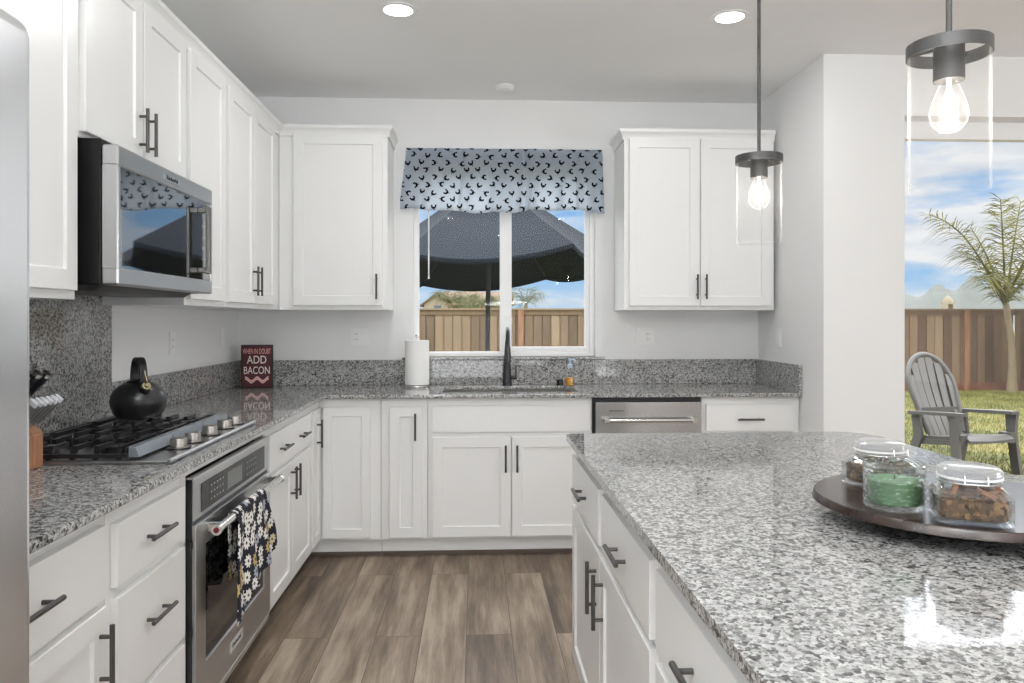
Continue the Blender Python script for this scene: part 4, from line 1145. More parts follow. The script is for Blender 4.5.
# soap bottle
sc_ = Vector((2.098, -0.125, CT))
t = thing('soap_bottle', sc_, 'clear soap pump bottle with amber liquid right of the sink', 'soap bottle')
b = MB(); b.lathe(sc_, [(0, 0.0), (0.026, 0.0), (0.029, 0.004), (0.029, 0.07), (0.024, 0.09), (0.013, 0.105), (0.013, 0.118), (0.0, 0.118)], 28); b.build('bottle', M['jar'], t)
b = MB(); b.lathe(sc_, [(0, 0.003), (0.0265, 0.003), (0.0268, 0.05), (0, 0.051)], 28); b.build('liquid', M['amber'], t)
b = MB(); b.lathe(sc_, [(0, 0.113), (0.016, 0.113), (0.016, 0.130), (0.008, 0.134), (0.007, 0.155), (0.013, 0.157), (0.013, 0.168), (0, 0.170)], 20)
b.tube([sc_ + Vector((0, 0, 0.163)), sc_ + Vector((0.02, -0.02, 0.164)), sc_ + Vector((0.032, -0.032, 0.156))], [0.006, 0.005, 0.004], 8)
b.build('pump', M['soapblue'], t)

# valance and blind wand
t = thing('window_valance', (1.69, -0.03, 2.02), 'pale blue hen-print valance gathered over the kitchen window', 'curtain')
b = MB(); NX, NZ = 150, 14
folds = [(0.115, 0.022), (0.30, 0.035), (0.335, 0.02), (0.46, 0.02), (0.585, 0.04), (0.63, 0.055), (0.655, 0.03), (0.79, 0.03), (0.88, 0.035), (0.90, 0.02)]
g = []
for j in range(NZ + 1):
    q = j / NZ; z = 2.42 - 0.400 * q; r = []
    for i in range(NX + 1):
        f = i / NX
        xl = 1.066 - 0.040 * min(1, q * 1.15); xr = 2.316 + 0.014 * q
        y = -0.046 - 0.008 * q
        for c_, a_ in folds: y -= 1.5 * a_ * (0.35 + 0.65 * q) * math.exp(-((f - c_ - 0.006 * math.sin(5 * q)) / 0.011) ** 2) * 0.55
        y -= 0.006 * math.sin(f * 41) * (0.4 + q) + 0.004 * math.sin(f * 97 + 2) * (1 - 0.5 * q)
        if q < 0.18: y += 0.012 * math.sin(q / 0.18 * PI) * -1
        zz = z + (0.010 * math.sin(f * 9 + 1) + 0.006 * math.sin(f * 31)) * q
        r.append(b.bm.verts.new((xl + (xr - xl) * f, y, zz)))
    g.append(r)
for a, c in zip(g, g[1:]):
    for i in range(NX): b.bm.faces.new((a[i], a[i + 1], c[i + 1], c[i]))
vo = b.build('cloth', M['valance'], t, smooth=60)
md = vo.modifiers.new('thickness', 'SOLIDIFY'); md.thickness = 0.0012
b = MB(); b.cyl((1.060, -0.036, 2.385), (2.322, -0.036, 2.385), 0.007, n=12)
for xx in (1.062, 2.320): b.cyl((xx, -0.001, 2.385), (xx, -0.036, 2.385), 0.006, n=10)
b.build('rod', M['white'], t)
b = MB(); b.cyl((1.204, -0.012, 1.597), (1.204, -0.012, 2.30), 0.0045, n=10); b.cyl((1.204, -0.012, 1.590), (1.204, -0.012, 1.606), 0.006, n=10)
b.box(1.110, 2.275, -0.006, 0.03, 2.296, 2.334, 0.003)
tag(b.build('blind_wand', M['white']), 'thin white blind wand hanging from its headrail at the left of the window', 'blind')

# ================================================================== LIGHT FITTINGS
def pendant(x, y, label):
    t = thing('pendant_light', (x, y, 1.58), label, 'pendant light', 'pendants over the island')
    rz_ = 1.850; ro = 0.0745
    b = MB(); b.lathe((x, y, 0), [(ro, rz_ - 0.012), (ro, rz_ + 0.012), (ro - 0.0035, rz_ + 0.012), (ro - 0.0035, rz_ - 0.012)], 64, closed=True)
    for a in (0.6, 0.6 + PI / 2):
        d = Vector((math.cos(a), math.sin(a), 0)) * (ro - 0.003); n_ = Vector((-math.sin(a), math.cos(a), 0)) * 0.005
        p = [Vector((x, y, rz_ + 0.006)) - d - n_, Vector((x, y, rz_ + 0.006)) + d - n_, Vector((x, y, rz_ + 0.006)) + d + n_, Vector((x, y, rz_ + 0.006)) - d + n_]
        b.prism(p, (0, 0, 0.004))
    b.build('ring', M['gun'], t)
    b = MB(); b.cyl((x, y, rz_ + 0.008), (x, y, H - 0.02), 0.0055, n=14); b.build('rod', M['gun'], t)
    b = MB(); b.lathe((x, y, H), [(0, -0.022), (0.055, -0.022), (0.06, -0.018), (0.06, -0.0005), (0, -0.0005)], 32); b.build('canopy', M['gun'], t)
    b = MB(); b.lathe((x, y, 0), [(0, rz_ + 0.010), (0.027, rz_ + 0.010), (0.0275, rz_ - 0.060), (0.019, rz_ - 0.060), (0.0, rz_ - 0.056)], 28); sk = b.build('socket', M['gun'], t)
    vdir = Vector((cam.location.x - x, cam.location.y - y, 0)).normalized()
    sd_ = Vector((-vdir.y, vdir.x, 0)); c = Vector((x, y, rz_ - 0.026)) + vdir * 0.0225 + sd_ * 0.011
    b = MB(); b.prism([c - sd_ * 0.011 + Vector((0, 0, -0.013)), c + sd_ * 0.010 + Vector((0, 0, -0.013)) - vdir * 0.009, c + sd_ * 0.010 + Vector((0, 0, 0.013)) - vdir * 0.009, c - sd_ * 0.011 + Vector((0, 0, 0.013))], vdir * 0.0012)
    b.build('sticker', M['label'], sk, smooth=0)
    b = MB(); b.lathe((x, y, 0), [(0.0708, 1.580), (0.0708, 1.846), (0.0680, 1.846), (0.0680, 1.580)], 64, closed=True); b.build('glass_shade', M['shade'], t)
    b = MB(); b.lathe((x, y, 0), [(0.014, 1.794), (0.0155, 1.784), (0.023, 1.766), (0.031, 1.743), (0.0335, 1.726), (0.030, 1.708), (0.018, 1.694), (0, 1.689)], 32); bl = b.build('bulb', M['shade'], t)
    b = MB()
    b.cyl((x, y, 1.800), (x, y, 1.765), 0.004, 0.003, n=10)
    for k in range(4):
        a = k * PI / 2 + 0.4; e = Vector((math.cos(a), math.sin(a), 0))
        b.tube([Vector((x, y, 1.772)) + e * 0.003, Vector((x, y, 1.758)) + e * 0.010, Vector((x, y, 1.715)) + e * 0.007], 0.0018, 6)
    b.build('filament', M['filament'], bl)
    ld = bpy.data.lights.new('pendant_glow', 'POINT'); ld.energy = 2.0; ld.color = (1, 0.93, 0.82); ld.shadow_soft_size = 0.02
    lo = bpy.data.objects.new('pendant_glow', ld); COL.objects.link(lo); lo.location = (x, y, 1.738)
pendant(2.424, -2.452, 'smaller-looking clear glass cylinder pendant hanging above the far end of the island')
pendant(2.416, -3.452, 'large-looking clear glass cylinder pendant hanging in front of the patio door')

def can(x, y, label=None):
    t = thing('recessed_light', (x, y, H), label or 'white recessed ceiling light behind the camera', 'recessed light', 'recessed ceiling lights')
    b = MB(); b.lathe((x, y, H), [(0.066, -0.004), (0.070, -0.006), (0.088, -0.004), (0.090, -0.0005), (0.066, -0.0005)], 48, closed=True); b.build('trim_ring', M['lamp_white'], t)
    b = MB(); b.lathe((x, y, H), [(0, -0.0035), (0.066, -0.0035), (0.066, -0.001), (0, -0.001)], 48); b.build('lens', M['can_light'], t)
    area('down_beam', (x, y, H - 0.012), (0, 0, -1), 0.13, 0.13, 7.0, (0.98, 0.985, 1), 'DISK')
can(1.150, -1.396, 'round recessed light in the ceiling above the cooktop aisle')
can(2.690, -1.390, 'round recessed light in the ceiling beside the far pendant rod')
for (x, y) in ((1.15, -3.4), (1.15, -5.4), (2.69, -5.4), (4.6, -3.4), (4.6, -5.4), (4.6, -7.6), (1.9, -7.6)):  # extra unseen beams without fixtures, added to light the room
    area('down_beam', (x, y, H - 0.012), (0, 0, -1), 0.13, 0.13, 7.0, (0.98, 0.985, 1), 'DISK')
b = MB(); b.lathe((1.680, -0.295, H), [(0, -0.030), (0.030, -0.030), (0.046, -0.026), (0.052, -0.014), (0.056, -0.012), (0.056, -0.0005), (0, -0.0005)], 40)
tag(b.build('smoke_detector', M['white']), 'small round white smoke detector on the ceiling before the window', 'smoke detector')

# ================================================================== ISLAND TRAY
tc = Vector((2.484, -3.360, CT))
t = thing('lazy_susan', tc, 'round dark walnut lazy susan turntable on the island', 'tray')
b = MB(); b.lathe(tc, [(0, 0.031), (0.262, 0.031), (0.270, 0.034), (0.266, 0.0475), (0.263, 0.050), (0, 0.050)], 96); b.build('turntable', M['walnut'], t)
b = MB(); b.lathe(tc, [(0, 0.0), (0.150, 0.0), (0.152, 0.004), (0.150, 0.0308), (0, 0.0308)], 64); b.build('base', M['black'], t)
TZ = CT + 0.0502

def rsq(cx, cy, z, h, r, n=6):
    """rounded square ring"""
    out = []
    for (sx, sy, a0) in ((1, 1, 0), (-1, 1, 90), (-1, -1, 180), (1, -1, 270)):
        for k in range(n):
            a = R(a0 + 90 * k / (n - 1)); out.append(Vector((cx + sx * (h - r) + r * math.cos(a), cy + sy * (h - r) + r * math.sin(a), z)))
    return out
def loft(b, rings, capb=True, capt=True):
    rv = [[b.bm.verts.new(p) for p in r] for r in rings]
    for a, c in zip(rv, rv[1:]): b.bridge(a, c)
    if capb: b.bm.faces.new(list(reversed(rv[0])))
    if capt: b.bm.faces.new(rv[-1])
def jar(x, y, rz, label, seed, sticks):
    rnd = random.Random(seed)
    t = thing('glass_jar', (x, y, TZ), label, 'jar', 'potpourri jars on the turntable', rz)
    b = MB(); hb = 0.062
    loft(b, [rsq(0, 0, 0.0, hb - 0.006, 0.02), rsq(0, 0, 0.004, hb, 0.022), rsq(0, 0, 0.050, hb, 0.024), rsq(0, 0, 0.061, hb - 0.008, 0.034), rsq(0, 0, 0.066, 0.050, 0.049), rsq(0, 0, 0.078, 0.050, 0.049),
             rsq(0, 0, 0.078, 0.047, 0.046), rsq(0, 0, 0.064, 0.047, 0.046), rsq(0, 0, 0.058, hb - 0.013, 0.032), rsq(0, 0, 0.048, hb - 0.004, 0.022), rsq(0, 0, 0.008, hb - 0.004, 0.022)], True, True)
    b.build('glass', M['jar'], t, local=True)
    b = MB(); b.lathe((0, 0, 0), [(0, 0.082), (0.052, 0.082), (0.054, 0.086), (0.052, 0.094), (0.044, 0.099), (0, 0.100)], 40); b.build('lid', pane_mat('jar_lid_glass', 0.75, (0.80, 0.81, 0.82), power=0.8, scatter=0.6) if 'jar_lid_glass' not in bpy.data.materials else bpy.data.materials['jar_lid_glass'], t, local=True)
    b = MB(); b.lathe((0, 0, 0), [(0.047, 0.0782), (0.0535, 0.0782), (0.0535, 0.0818), (0.047, 0.0818)], 40, closed=True); b.build('seal', M['white'], t, local=True)
    b = MB()
    for sx in (-0.018, 0.018):
        b.tube([(sx, -0.051, 0.070), (sx, -0.058, 0.074), (sx, -0.057, 0.088), (sx, -0.050, 0.092)], 0.0014, 6)
    ring = [(0.0515 * math.cos(2 * PI * k / 36), 0.0515 * math.sin(2 * PI * k / 36), 0.072) for k in range(37)]
    b.tube(ring, 0.0012, 6); b.tube([(-0.018, -0.058, 0.074), (0.018, -0.058, 0.074)], 0.0014, 6)
    b.build('wire_clasp', M['chrome'], t, local=True)
    # contents
    mt = Matrix.Translation((x, y, TZ)) @ Matrix.Rotation(rz, 4, 'Z')
    b = MB(); fill = hb - 0.008
    loft(b, [rsq(0, 0, 0.010, fill - 0.002, 0.02), rsq(0, 0, 0.012, fill, 0.02), rsq(0, 0, 0.042, fill, 0.02), rsq(0, 0, 0.048, fill * 0.6, 0.02)])
    for k in range(330):
        th = rnd.uniform(0, 2 * PI); rr = fill * rnd.uniform(0.55, 1.0)
        px = max(-fill, min(fill, rr * 1.25 * math.cos(th))); py = max(-fill, min(fill, rr * 1.25 * math.sin(th)))
        pz = rnd.uniform(0.012, 0.054); sz = rnd.uniform(0.003, 0.007)
        v = b.box(-sz, sz, -sz * 0.6, sz * 0.6, -sz * 0.25, sz * 0.25)
        m4 = Matrix.Translation((px * 0.98, py * 0.98, pz)) @ Matrix.Rotation(rnd.uniform(0, 6), 4, 'Z') @ Matrix.Rotation(rnd.uniform(0, 3), 4, 'X')
        bmesh.ops.transform(b.bm, matrix=m4, verts=v)
    b.xform(mt)
    o = b.build('potpourri', M['chips'], smooth=0); tag(o, 'loose dried potpourri filling the ' + ('front jar' if sticks else 'back jar') + ' on the turntable', 'potpourri', None, 'stuff')
    if sticks:
        for k, (sx, sy, az, el, wh) in enumerate(((-0.030, -0.036, 1.2, 0.9, 'leaning at the left'), (0.018, -0.040, 2.6, 0.35, 'lying across the middle'), (0.030, -0.034, 0.5, 0.5, 'leaning at the right'))):
            b = MB(); d = Vector((math.cos(az) * math.cos(el), math.sin(az) * math.cos(el) * 0.3, math.sin(el))) * 0.018
            c = Vector((sx, sy, 0.056)); b.cyl(c - d, c + d, 0.005, n=10); b.cyl(c - d * 1.0 + Vector((0, 0.008, 0)), c + d + Vector((0, 0.008, 0)), 0.004, n=10); b.xform(mt)
            tag(b.build('cinnamon_stick', M['bark']), 'brown cinnamon stick ' + wh + ' of the front jar', 'cinnamon stick', 'cinnamon sticks in the front jar')
        b = MB(); b.ball((-0.004, -0.030, 0.056), 0.020, 0.016, 0.012, 14, 8); b.xform(mt); tag(b.build('seed_pod', M['husk']), 'dark dried seed pod in the front jar', 'seed pod')
        b = MB(); b.ball((0.026, -0.034, 0.034), 0.016, 0.012, 0.012, 14, 8); b.xform(mt); tag(b.build('dried_fruit', M['bark']), 'reddish dried fruit at the right of the front jar', 'dried fruit')
    else:
        for k in range(3):
            b = MB(); b.ball((-0.036 + 0.026 * k, -0.032, 0.044 - 0.006 * (k % 2)), 0.013, 0.012, 0.015, 12, 8)
            b.xform(mt); tag(b.build('pine_cone', M['husk']), 'small brown pine cone inside the back jar', 'pine cone', 'pine cones in the back jar')
jar(2.392, -3.248, 0.25, 'clamp-lid glass jar of pine cones behind the green candle', 3, False)
jar(2.404, -3.530, -0.40, 'clamp-lid glass jar of potpourri at the front of the turntable', 5, True)
cc = Vector((2.316, -3.437, TZ))
t = thing('candle', cc, 'green candle in a rippled clear glass on the turntable', 'candle')
b = MB(); b.lathe(cc, [(0, 0.0), (0.052, 0.0), (0.0555, 0.004), (0.0555, 0.086), (0.054, 0.088), (0.0525, 0.086), (0.052, 0.012), (0.046, 0.009), (0, 0.009)], 56); b.build('glass', M['ripple'], t)
b = MB(); b.lathe(cc, [(0, 0.0105), (0.046, 0.0105), (0.0505, 0.014), (0.0508, 0.054), (0.049, 0.056), (0.03, 0.0545), (0, 0.0545)], 48); b.build('wax', M['wax'], t)
b = MB(); b.cyl(cc + Vector((0, 0, 0.0535)), cc + Vector((0.001, 0, 0.064)), 0.0012, n=8); b.build('wick', M['wick'], t)

# ================================================================== OUTSIDE
GZ0 = -0.02
b = MB(); b.box(-60, 120, 0.121, 90, GZ0 - 0.3, GZ0); struct(b.build('ground', M['lawn'], smooth=0, origin=(0, 0, GZ0)), 'green and straw lawn behind the house', 'lawn')
b = MB(); b.box(3.2, 9.0, STUB + 0.145, 1.42, GZ0, GZ0 + 0.012); struct(b.build('patio_slab', M['concrete'], smooth=0), 'tan concrete patio outside the door', 'patio')
rg = random.Random(11)
vs, fs = [], []
for k in range(42000):
    y = 1.45 + 7.5 * (rg.random() ** 1.25); x = rg.uniform(3.6 + (y - 1.4) * 0.25, 11.7)
    h = rg.uniform(0.018, 0.05); a = rg.uniform(0, 2 * PI); wd = rg.uniform(0.004, 0.009)
    ca, sa = math.cos(a) * wd, math.sin(a) * wd; lx, ly = rg.uniform(-0.02, 0.02), rg.uniform(-0.02, 0.02)
    i = len(vs); vs += [(x - ca, y - sa, GZ0 - 0.002), (x + ca, y + sa, GZ0 - 0.002), (x + lx, y + ly, GZ0 + h)]; fs.append((i, i + 1, i + 2))
me = bpy.data.meshes.new('lawn_grass'); me.from_pydata(vs, [], fs); me.materials.append(M['blade'])
o = bpy.data.objects.new('lawn_grass', me); COL.objects.link(o); tag(o, 'short sunlit grass blades covering the lawn', 'grass', None, 'stuff')

FY = 9.1; FT = 1.505
def fence(name, p0, p1, board_m, post_m, posts, label, kick=True):
    p0 = Vector((*p0, 0)); p1 = Vector((*p1, 0)); d = (p1 - p0); L = d.length; d.normalize(); nrm = Vector((d.y, -d.x, 0))
    t = thing(name, (p0 + p1) / 2 + Vector((0, 0, GZ0)), label, 'fence')
    def seg(b, a0, a1, o0, o1, z0, z1):
        P = lambda a, o: p0 + d * a + nrm * o
        b.prism([P(a0, o0) + Vector((0, 0, z0)), P(a1, o0) + Vector((0, 0, z0)), P(a1, o1) + Vector((0, 0, z0)), P(a0, o1) + Vector((0, 0, z0))], (0, 0, z1 - z0))
    b = MB(); a = 0.0; rr = random.Random(3); i = 0
    pitch = 0.165
    while a < L - 0.02:
        wd = pitch - 0.014; o_ = 0.006 * (i % 2)
        seg(b, a, min(L, a + wd), -0.004 + o_, 0.012 + o_, 0.13 if kick else GZ0, FT - 0.01)
        seg(b, max(0, a - 0.04), min(L, a + 0.05), -0.075, -0.060, 0.13, FT - 0.02); a += pitch; i += 1
    b.build('boards', board_m, t, smooth=0)
    b = MB(); seg(b, 0, L, -0.035, 0.055, FT, FT + 0.032); seg(b, 0, L, 0.0135, 0.030, FT - 0.09, FT); b.build('cap_rail', board_m, t, smooth=0)
    b = MB(); seg(b, 0, L, -0.02, 0.022, GZ0, 0.128); b.build('kickboard', M['redbrown'], t, smooth=0)
    for pa in posts:
        b = MB(); seg(b, pa - 0.05, pa + 0.05, 0.0305, 0.085, GZ0, FT - 0.005); b.build('post', post_m, t, smooth=0)
fence('wooden_fence', (-6.0, FY), (6.6, FY), M['fence_tan'], M['redwood'], (2.65, 5.5, 8.34, 11.2), 'weathered tan board fence seen through the kitchen window')
fence('wooden_fence', (6.6, FY), (11.76, FY), M['fence_brown'], M['redwood'], (1.4, 4.22), 'dark brown board fence across the lawn behind the chair')
fence('wooden_fence', (11.83, FY + 0.02), (11.83, 3.0), M['fence_brown'], M['redwood'], (2.2, 4.6), 'brown side fence turning towards the house beside the palm')

# patio umbrella
uc = Vector((1.62, 3.20, GZ0)); apex = Vector((1.655, 3.22, 2.90)); UR = 1.52
t = thing('patio_umbrella', uc, 'dark grey-blue market umbrella open outside the kitchen window', 'umbrella')
b = MB()
rimz = lambda x, y: 1.8825 - 0.055 * (y - 3.2) + 0.055 * (x - 1.62)
cor = []
for k in range(6):
    a = R(-120 + 60 * k); x = uc.x + UR * math.cos(a); y = uc.y + UR * math.sin(a); cor.append(Vector((x, y, rimz(x, y) + 0.02)))
NU, NV = 10, 12
for k in range(6):
    A, B_ = cor[k], cor[(k + 1) % 6]; grid = []
    for j in range(NV + 1):
        q = j / NV; row = []
        for i in range(NU + 1):
            f = i / NU
            e = A.lerp(B_, f); bow = 4 * f * (1 - f)
            p = apex.lerp(e, q); p.z -= 0.095 * bow * q + 0.05 * math.sin(PI * q) * 0.6
            ctr = Vector((uc.x, uc.y, p.z)); p = p.lerp(ctr, 0.035 * bow * q)
            row.append(b.bm.verts.new(p))
        grid.append(row)
    flap = [b.bm.verts.new(v.co + Vector((0, 0, -0.045 - 0.01 * math.sin(PI * i / NU)))) for i, v in enumerate(grid[-1])]
    grid.append(flap)
    for r0, r1 in zip(grid, grid[1:]):
        for i in range(NU): b.bm.faces.new((r0[i], r0[i + 1], r1[i + 1], r1[i]))
bmesh.ops.remove_doubles(b.bm, verts=b.bm.verts, dist=1e-4)
cn_ = b.build('canopy', M['canvas'], t, smooth=28); md = cn_.modifiers.new('thickness', 'SOLIDIFY'); md.thickness = 0.004
b = MB(); b.cyl((uc.x, uc.y, 0.06), apex + Vector((0, 0, 0.02)), 0.026, n=18); b.build('pole', M['plastic_dark'], t)
b = MB(); b.cyl(apex + Vector((0, 0, 0.0)), apex + Vector((0, 0, 0.10)), 0.03, 0.012, n=16); b.build('finial', M['plastic_dark'], t)
b = MB(); b.lathe(uc, [(0, 0), (0.27, 0), (0.27, 0.05), (0.06, 0.09), (0.045, 0.35), (0, 0.35)], 32); b.build('stand', M['plastic_dark'], t)
for k in range(6):
    b = MB(); e = cor[k]; b.tube([apex.lerp(e, 0.04) - Vector((0, 0, 0.03)), apex.lerp(e, 0.5) - Vector((0, 0, 0.055)), apex.lerp(e, 0.98) - Vector((0, 0, 0.02))], 0.009, 6)
    b.tube([Vector((uc.x, uc.y, 2.05)), apex.lerp(e, 0.5) - Vector((0, 0, 0.055))], 0.008, 6); b.build('rib', M['plastic_dark'], t)

# adirondack chair, local frame: faces -Y
t = thing('adirondack_chair', (5.84, 1.70, GZ0), 'grey slatted patio chair with wide arms on the lawn', 'chair', None, math.atan2(0.23, 0.97))
t.scale = (0.90, 0.90, 0.985)
b = MB()
N = 6
for i in range(N):                                           # back slats fan out to an arched top
    f = (i - (N - 1) / 2) / ((N - 1) / 2)
    xb, xt = f * 0.185, f * 0.250
    ht = 1.015 - 0.17 * f * f
    rows = []
    for k in range(9):
        q = k / 8; x = xb + (xt - xb) * math.sin(q * PI / 2) ; z = 0.30 + (ht - 0.30) * q; y = 0.16 + 0.30 * (z - 0.30) / 0.72 + 0.05 * (1 - f * f) * math.sin(q * PI) * 0.6
        hw = (0.0335 + 0.0115 * q)
        rows.append([b.bm.verts.new(p) for p in ((x - hw, y - 0.008, z), (x + hw, y - 0.008, z), (x + hw, y + 0.010, z), (x - hw, y + 0.010, z))])
    for r0, r1 in zip(rows, rows[1:]): b.bridge(r0, r1)
    b.bm.faces.new(rows[0]); b.bm.faces.new(list(reversed(rows[-1])))
bk = []                                                      # backing sheet added to keep the slat gaps dark
for k in range(9):
    q = k / 8; z = 0.32 + 0.60 * q; hw = 0.20 + 0.055 * math.sin(q * 2.2) - 0.12 * max(0, q - 0.6) ; y = 0.183 + 0.30 * (z - 0.30) / 0.72 + 0.03 * math.sin(q * PI)
    bk.append([b.bm.verts.new(p) for p in ((-hw, y, z), (hw, y, z), (hw, y + 0.008, z), (-hw, y + 0.008, z))])
for r0, r1 in zip(bk, bk[1:]): b.bridge(r0, r1)
b.bm.faces.new(bk[0]); b.bm.faces.new(list(reversed(bk[-1])))
rim = []
for k in range(21):                                          # raised rim round the back
    q = k / 20; f = 1 - 2 * q
    if abs(f) <= 1:
        x = 0.285 * math.sin(f * PI / 2 * 0.98); zt = 0.74 + 0.295 * math.cos(f * PI / 2); rim.append(Vector((x, 0.16 + 0.30 * (zt - 0.30) / 0.72, zt)))
rim = [Vector((0.215, 0.17, 0.32)), Vector((0.262, 0.26, 0.55))] + rim + [Vector((-0.262, 0.26, 0.55)), Vector((-0.215, 0.17, 0.32))]
b.tube(rim, 0.026, 10)
b.box(-0.24, 0.24, 0.245, 0.268, 0.50, 0.55)
b.build('backrest', M['resin'], t, local=True)
b = MB(); rows = []
for k in range(13):
    q = k / 12; y = 0.22 - 0.58 * q; z = 0.300 + 0.075 * q - 0.05 * max(0, (q - 0.85) / 0.15) ** 2 - 0.012 * math.sin(q * PI)
    hw = 0.255 + 0.015 * q
    rows.append([b.bm.verts.new(p) for p in ((-hw, y, z - 0.03), (hw, y, z - 0.03), (hw, y, z), (0, y, z - 0.012), (-hw, y, z))])
for r0, r1 in zip(rows, rows[1:]): b.bridge(r0, r1)
b.bm.faces.new(rows[0]); b.bm.faces.new(list(reversed(rows[-1])))
b.build('seat', M['resin'], t, local=True)
for s_ in (-1, 1):
    b = MB(); b.prism([(s_ * 0.27, 0.30, 0.495), (s_ * 0.375, 0.28, 0.495), (s_ * 0.395, -0.20, 0.528), (s_ * 0.36, -0.335, 0.533), (s_ * 0.27, -0.335, 0.533), (s_ * 0.265, -0.1, 0.521)], (0, 0, 0.028))
    b.build('armrest', M['resin'], t, local=True)
    b = MB(); b.prism([(s_ * 0.33, -0.33, 0.533), (s_ * 0.33, -0.21, 0.533), (s_ * 0.33, -0.225, 0.36), (s_ * 0.345, -0.27, 0.0), (s_ * 0.345, -0.36, 0.0), (s_ * 0.33, -0.315, 0.36)], (s_ * 0.035, 0, 0))
    b.prism([(s_ * 0.26, -0.33, 0.37), (s_ * 0.26, -0.20, 0.37), (s_ * 0.26, -0.21, 0.28), (s_ * 0.26, -0.32, 0.28)], (s_ * 0.075, 0, 0))
    b.build('leg', M['resin'], t, local=True)
    b = MB(); b.prism([(s_ * 0.275, 0.30, 0.495), (s_ * 0.275, 0.20, 0.495), (s_ * 0.275, 0.17, 0.29), (s_ * 0.31, 0.27, 0.0), (s_ * 0.31, 0.36, 0.0), (s_ * 0.28, 0.27, 0.30)], (s_ * 0.032, 0, 0))
    b.prism([(s_ * 0.25, -0.25, 0.31), (s_ * 0.25, 0.24, 0.27), (s_ * 0.25, 0.24, 0.22), (s_ * 0.25, -0.25, 0.27)], (s_ * 0.03, 0, 0))
    b.build('leg', M['resin'], t, local=True)

# palm by the fence
def frond(b, base, tip, sag, n, leaf, rnd, twist=0.0):
    base = Vector(base); tip = Vector(tip); L = (tip - base).length
    pts = []
    for k in range(n + 1):
        q = k / n; p = base.lerp(tip, q); p.z += sag * math.sin(PI * q) * L; pts.append(p)
    b.tube(pts, [0.020 * (1 - 0.8 * k / n) + 0.003 for k in range(n + 1)], 6)
    for k in range(2, n + 1):
        d = (pts[k] - pts[k - 1]).normalized(); sd_ = d.cross(Vector((0, 0, 1)))
        if sd_.length < 0.1: sd_ = Vector((1, 0, 0))
        sd_.normalize(); upv = sd_.cross(d).normalized(); q = k / n
        for s_ in (-1, 1):
            for rep in range(2):
                ll = leaf * (0.45 + 0.75 * math.sin(PI * (0.12 + 0.78 * q))) * rnd.uniform(0.7, 1.15)
                o = pts[k - 1].lerp(pts[k], rnd.random())
                dd = (d * rnd.uniform(0.35, 0.8) + sd_ * s_ * rnd.uniform(0.5, 1.0) + upv * rnd.uniform(-0.35, 0.45)).normalized()
                e = o + dd * ll; e.z -= ll * rnd.uniform(0.15, 0.85); m_ = o.lerp(e, 0.5) + Vector((0, 0, ll * 0.10))
                wv = d.cross(dd); wv = wv.normalized() if wv.length > 0.01 else upv
                wv = (dd.cross(wv)).normalized() * 0.008
                v = [b.bm.verts.new(p) for p in (o - wv * 0.5, o + wv * 0.5, m_ + wv, m_ - wv, e)]
                b.bm.faces.new((v[0], v[1], v[2], v[3])); b.bm.faces.new((v[3], v[2], v[4]))
rp = random.Random(21)
pb = Vector((11.46, 8.70, GZ0)); pcrown = Vector((11.30, 8.66, 1.62))
t = thing('palm_tree', pb, 'young feathery palm with pale slim trunk by the far fence corner', 'palm tree')
b = MB(); tp = []; tr_ = []
for k in range(15):
    q = k / 14; tp.append(pb.lerp(pcrown, q) + Vector((0.06 * math.sin(q * 3), 0, 0))); tr_.append(0.05 * (1 - q) ** 3 + 0.050 + 0.006 * (k % 2))
b.tube(tp, tr_, 16); b.build('trunk', M['trunk'], t)
tips = [((9.75, 8.5, 3.25), 0.16), ((10.95, 8.3, 3.50), 0.05), ((11.70, 8.8, 3.55), 0.05), ((12.45, 8.4, 3.40), 0.10), ((10.05, 8.2, 2.55), 0.16), ((12.9, 8.9, 2.7), 0.15), ((10.45, 8.0, 2.05), 0.20), ((11.35, 7.6, 3.0), 0.10), ((11.0, 9.2, 3.1), 0.1), ((12.2, 8.0, 2.2), 0.2)]
for tip, sg in tips:
    b = MB(); frond(b, pcrown + Vector((0, 0, rp.uniform(-0.1, 0.15))), tip, sg, 36, 0.42, rp); b.build('frond', M['frond'], t, smooth=0, recalc=False)

# far things over the fence
def far_palm(x, y, h, s_, label, seed):
    rnd = random.Random(seed); p = Vector((x, y, GZ0)); c = Vector((x, y, h))
    t = thing('far_palm', p, label, 'palm tree', 'small palms beyond the fence')
    b = MB(); b.tube([p, p.lerp(c, 0.5), c], [0.16, 0.13, 0.12], 8); b.build('trunk', M['trunk'], t)
    for k in range(9):
        a = 2 * PI * k / 9 + rnd.random(); el = rnd.uniform(0.1, 1.0)
        tip = c + Vector((math.cos(a) * math.cos(el), math.sin(a) * math.cos(el), math.sin(el) * 1.1 - 0.1)) * s_
        b = MB(); frond(b, c, tip, 0.22, 16, 0.85, rnd); b.build('frond', M['farleaf'], t, smooth=0, recalc=False)
    return t
for (u_, h, s_, lab, sd2) in ((450, 2.3, 1.1, 'small palm in front of the gabled house left of the umbrella pole', 1), (468, 2.1, 1.0, 'small palm second from the gabled house beyond the fence', 2), (482, 2.2, 0.9, 'small palm just left of the umbrella pole beyond the fence', 3), (496, 2.1, 0.8, 'small palm between umbrella pole and window mullion', 4), (526, 2.2, 1.35, 'wider palm right of the window mullion beyond the fence', 6)):
    a = (u_ - 512) / FPX; dd = math.tan(math.atan(a) + YAW); y = 33.0 + 4.2 * [450, 482, 526, 468, 496].index(u_)
    gk = (y + 4.87) / 44.87; h = 1.33 + (h - 1.33) * gk; s_ *= gk ** 0.5 if y > 40 else gk
    far_palm(cam.location.x + dd * (y - cam.location.y), y, h, s_, lab, sd2)
t = thing('house', (1.5, 58, GZ0), 'cream house with clay tile roof far beyond the tan fence', 'house')
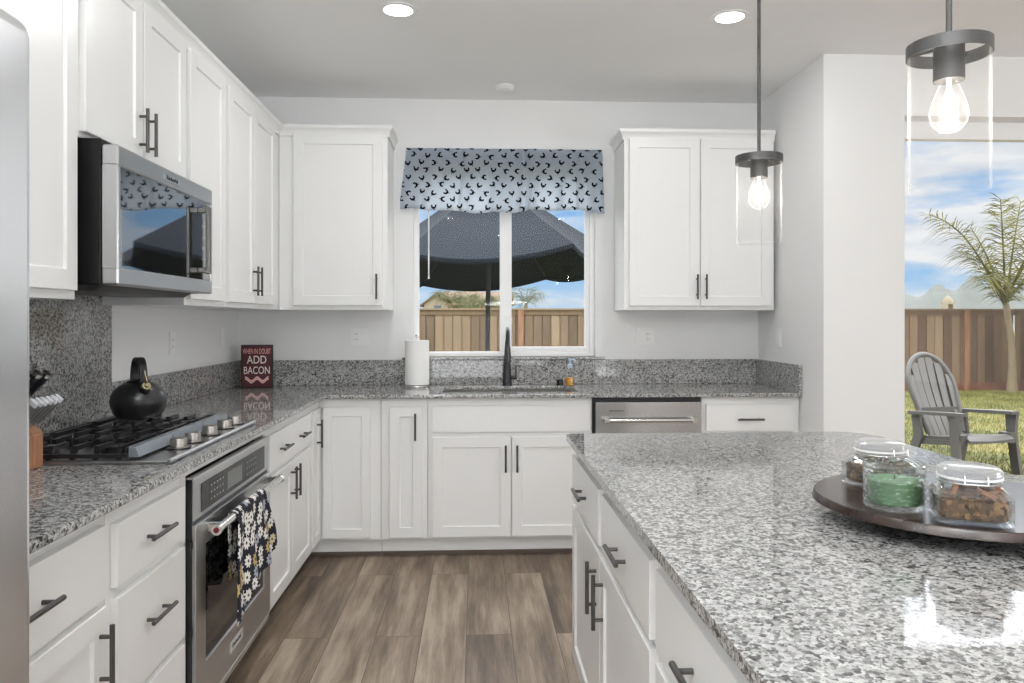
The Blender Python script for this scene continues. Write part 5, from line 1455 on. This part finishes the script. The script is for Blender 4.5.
b = MB(); b.box(-1.3, 4.4, 56.5, 64, GZ0, 2.55); b.prism([(-2.55, 55, GZ0), (-0.45, 55, GZ0), (-0.45, 55, 2.55), (-1.5, 55, 3.35), (-2.55, 55, 2.55)], (0, 4, 0)); b.build('walls', M['stucco'], t, smooth=0)
b = MB(); b.prism([(-1.3, 56.1, 2.52), (-1.3, 60.2, 3.75), (-1.3, 64.3, 2.52)], (6.0, 0, 0))
for s_ in (-1, 1): b.prism([(-1.5, 54.8, 3.36), (-1.5 + s_ * 1.35, 54.8, 2.36), (-1.5 + s_ * 1.35, 54.8, 2.50), (-1.5, 54.8, 3.52)], (0, 5, 0))
b.build('roof', M['tile'], t, smooth=0)
for (x0, z0) in ((-1.75, 2.0), (1.0, 1.75), (3.2, 1.75)):
    yy = 54.99 if x0 < 0 else 56.49
    b = MB(); b.box(x0, x0 + 0.55, yy - 0.05, yy, z0 - 0.6, z0 + 0.45); b.build('window', M['winglass'], t, smooth=0)
t = thing('bell_tower', (49.66, 70, GZ0), 'tiny pale bell tower with a spire over the brown fence', 'tower')
b = MB(); b.box(49.12, 50.2, 69.5, 70.5, GZ0, 2.1); b.box(49.2, 49.42, 69.55, 70.45, 2.1, 2.9); b.box(49.9, 50.12, 69.55, 70.45, 2.1, 2.9); b.box(49.2, 50.12, 69.55, 70.45, 2.9, 3.15); b.build('belfry', M['stucco'], t, smooth=0)
b = MB(); b.lathe((49.66, 70, 3.15), [(0.5, 0), (0.42, 0.3), (0.15, 0.55), (0.05, 0.6), (0.03, 1.35), (0, 1.4)], 12); b.build('spire', M['stucco'], t)
# hills on the horizon
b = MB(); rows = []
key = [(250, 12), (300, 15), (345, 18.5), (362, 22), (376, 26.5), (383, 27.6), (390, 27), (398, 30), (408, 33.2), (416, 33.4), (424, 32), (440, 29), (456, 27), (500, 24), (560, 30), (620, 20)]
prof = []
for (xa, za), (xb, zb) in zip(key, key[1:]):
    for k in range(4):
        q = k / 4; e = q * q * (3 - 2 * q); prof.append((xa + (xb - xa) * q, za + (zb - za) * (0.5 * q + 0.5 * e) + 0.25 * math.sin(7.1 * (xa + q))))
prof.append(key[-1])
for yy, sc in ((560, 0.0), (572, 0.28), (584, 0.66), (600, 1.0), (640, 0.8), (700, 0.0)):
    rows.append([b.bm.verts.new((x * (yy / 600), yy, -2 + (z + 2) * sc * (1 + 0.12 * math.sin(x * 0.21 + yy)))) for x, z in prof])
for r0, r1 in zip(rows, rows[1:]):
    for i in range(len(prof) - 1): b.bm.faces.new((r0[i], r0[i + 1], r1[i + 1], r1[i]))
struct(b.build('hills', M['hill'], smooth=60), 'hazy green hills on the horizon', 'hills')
b = MB(); b.box(-400, 900, 90, 900, -2.4, -2.0); struct(b.build('terrain', M['hill'], smooth=0), 'flat land beyond the gardens', 'land')
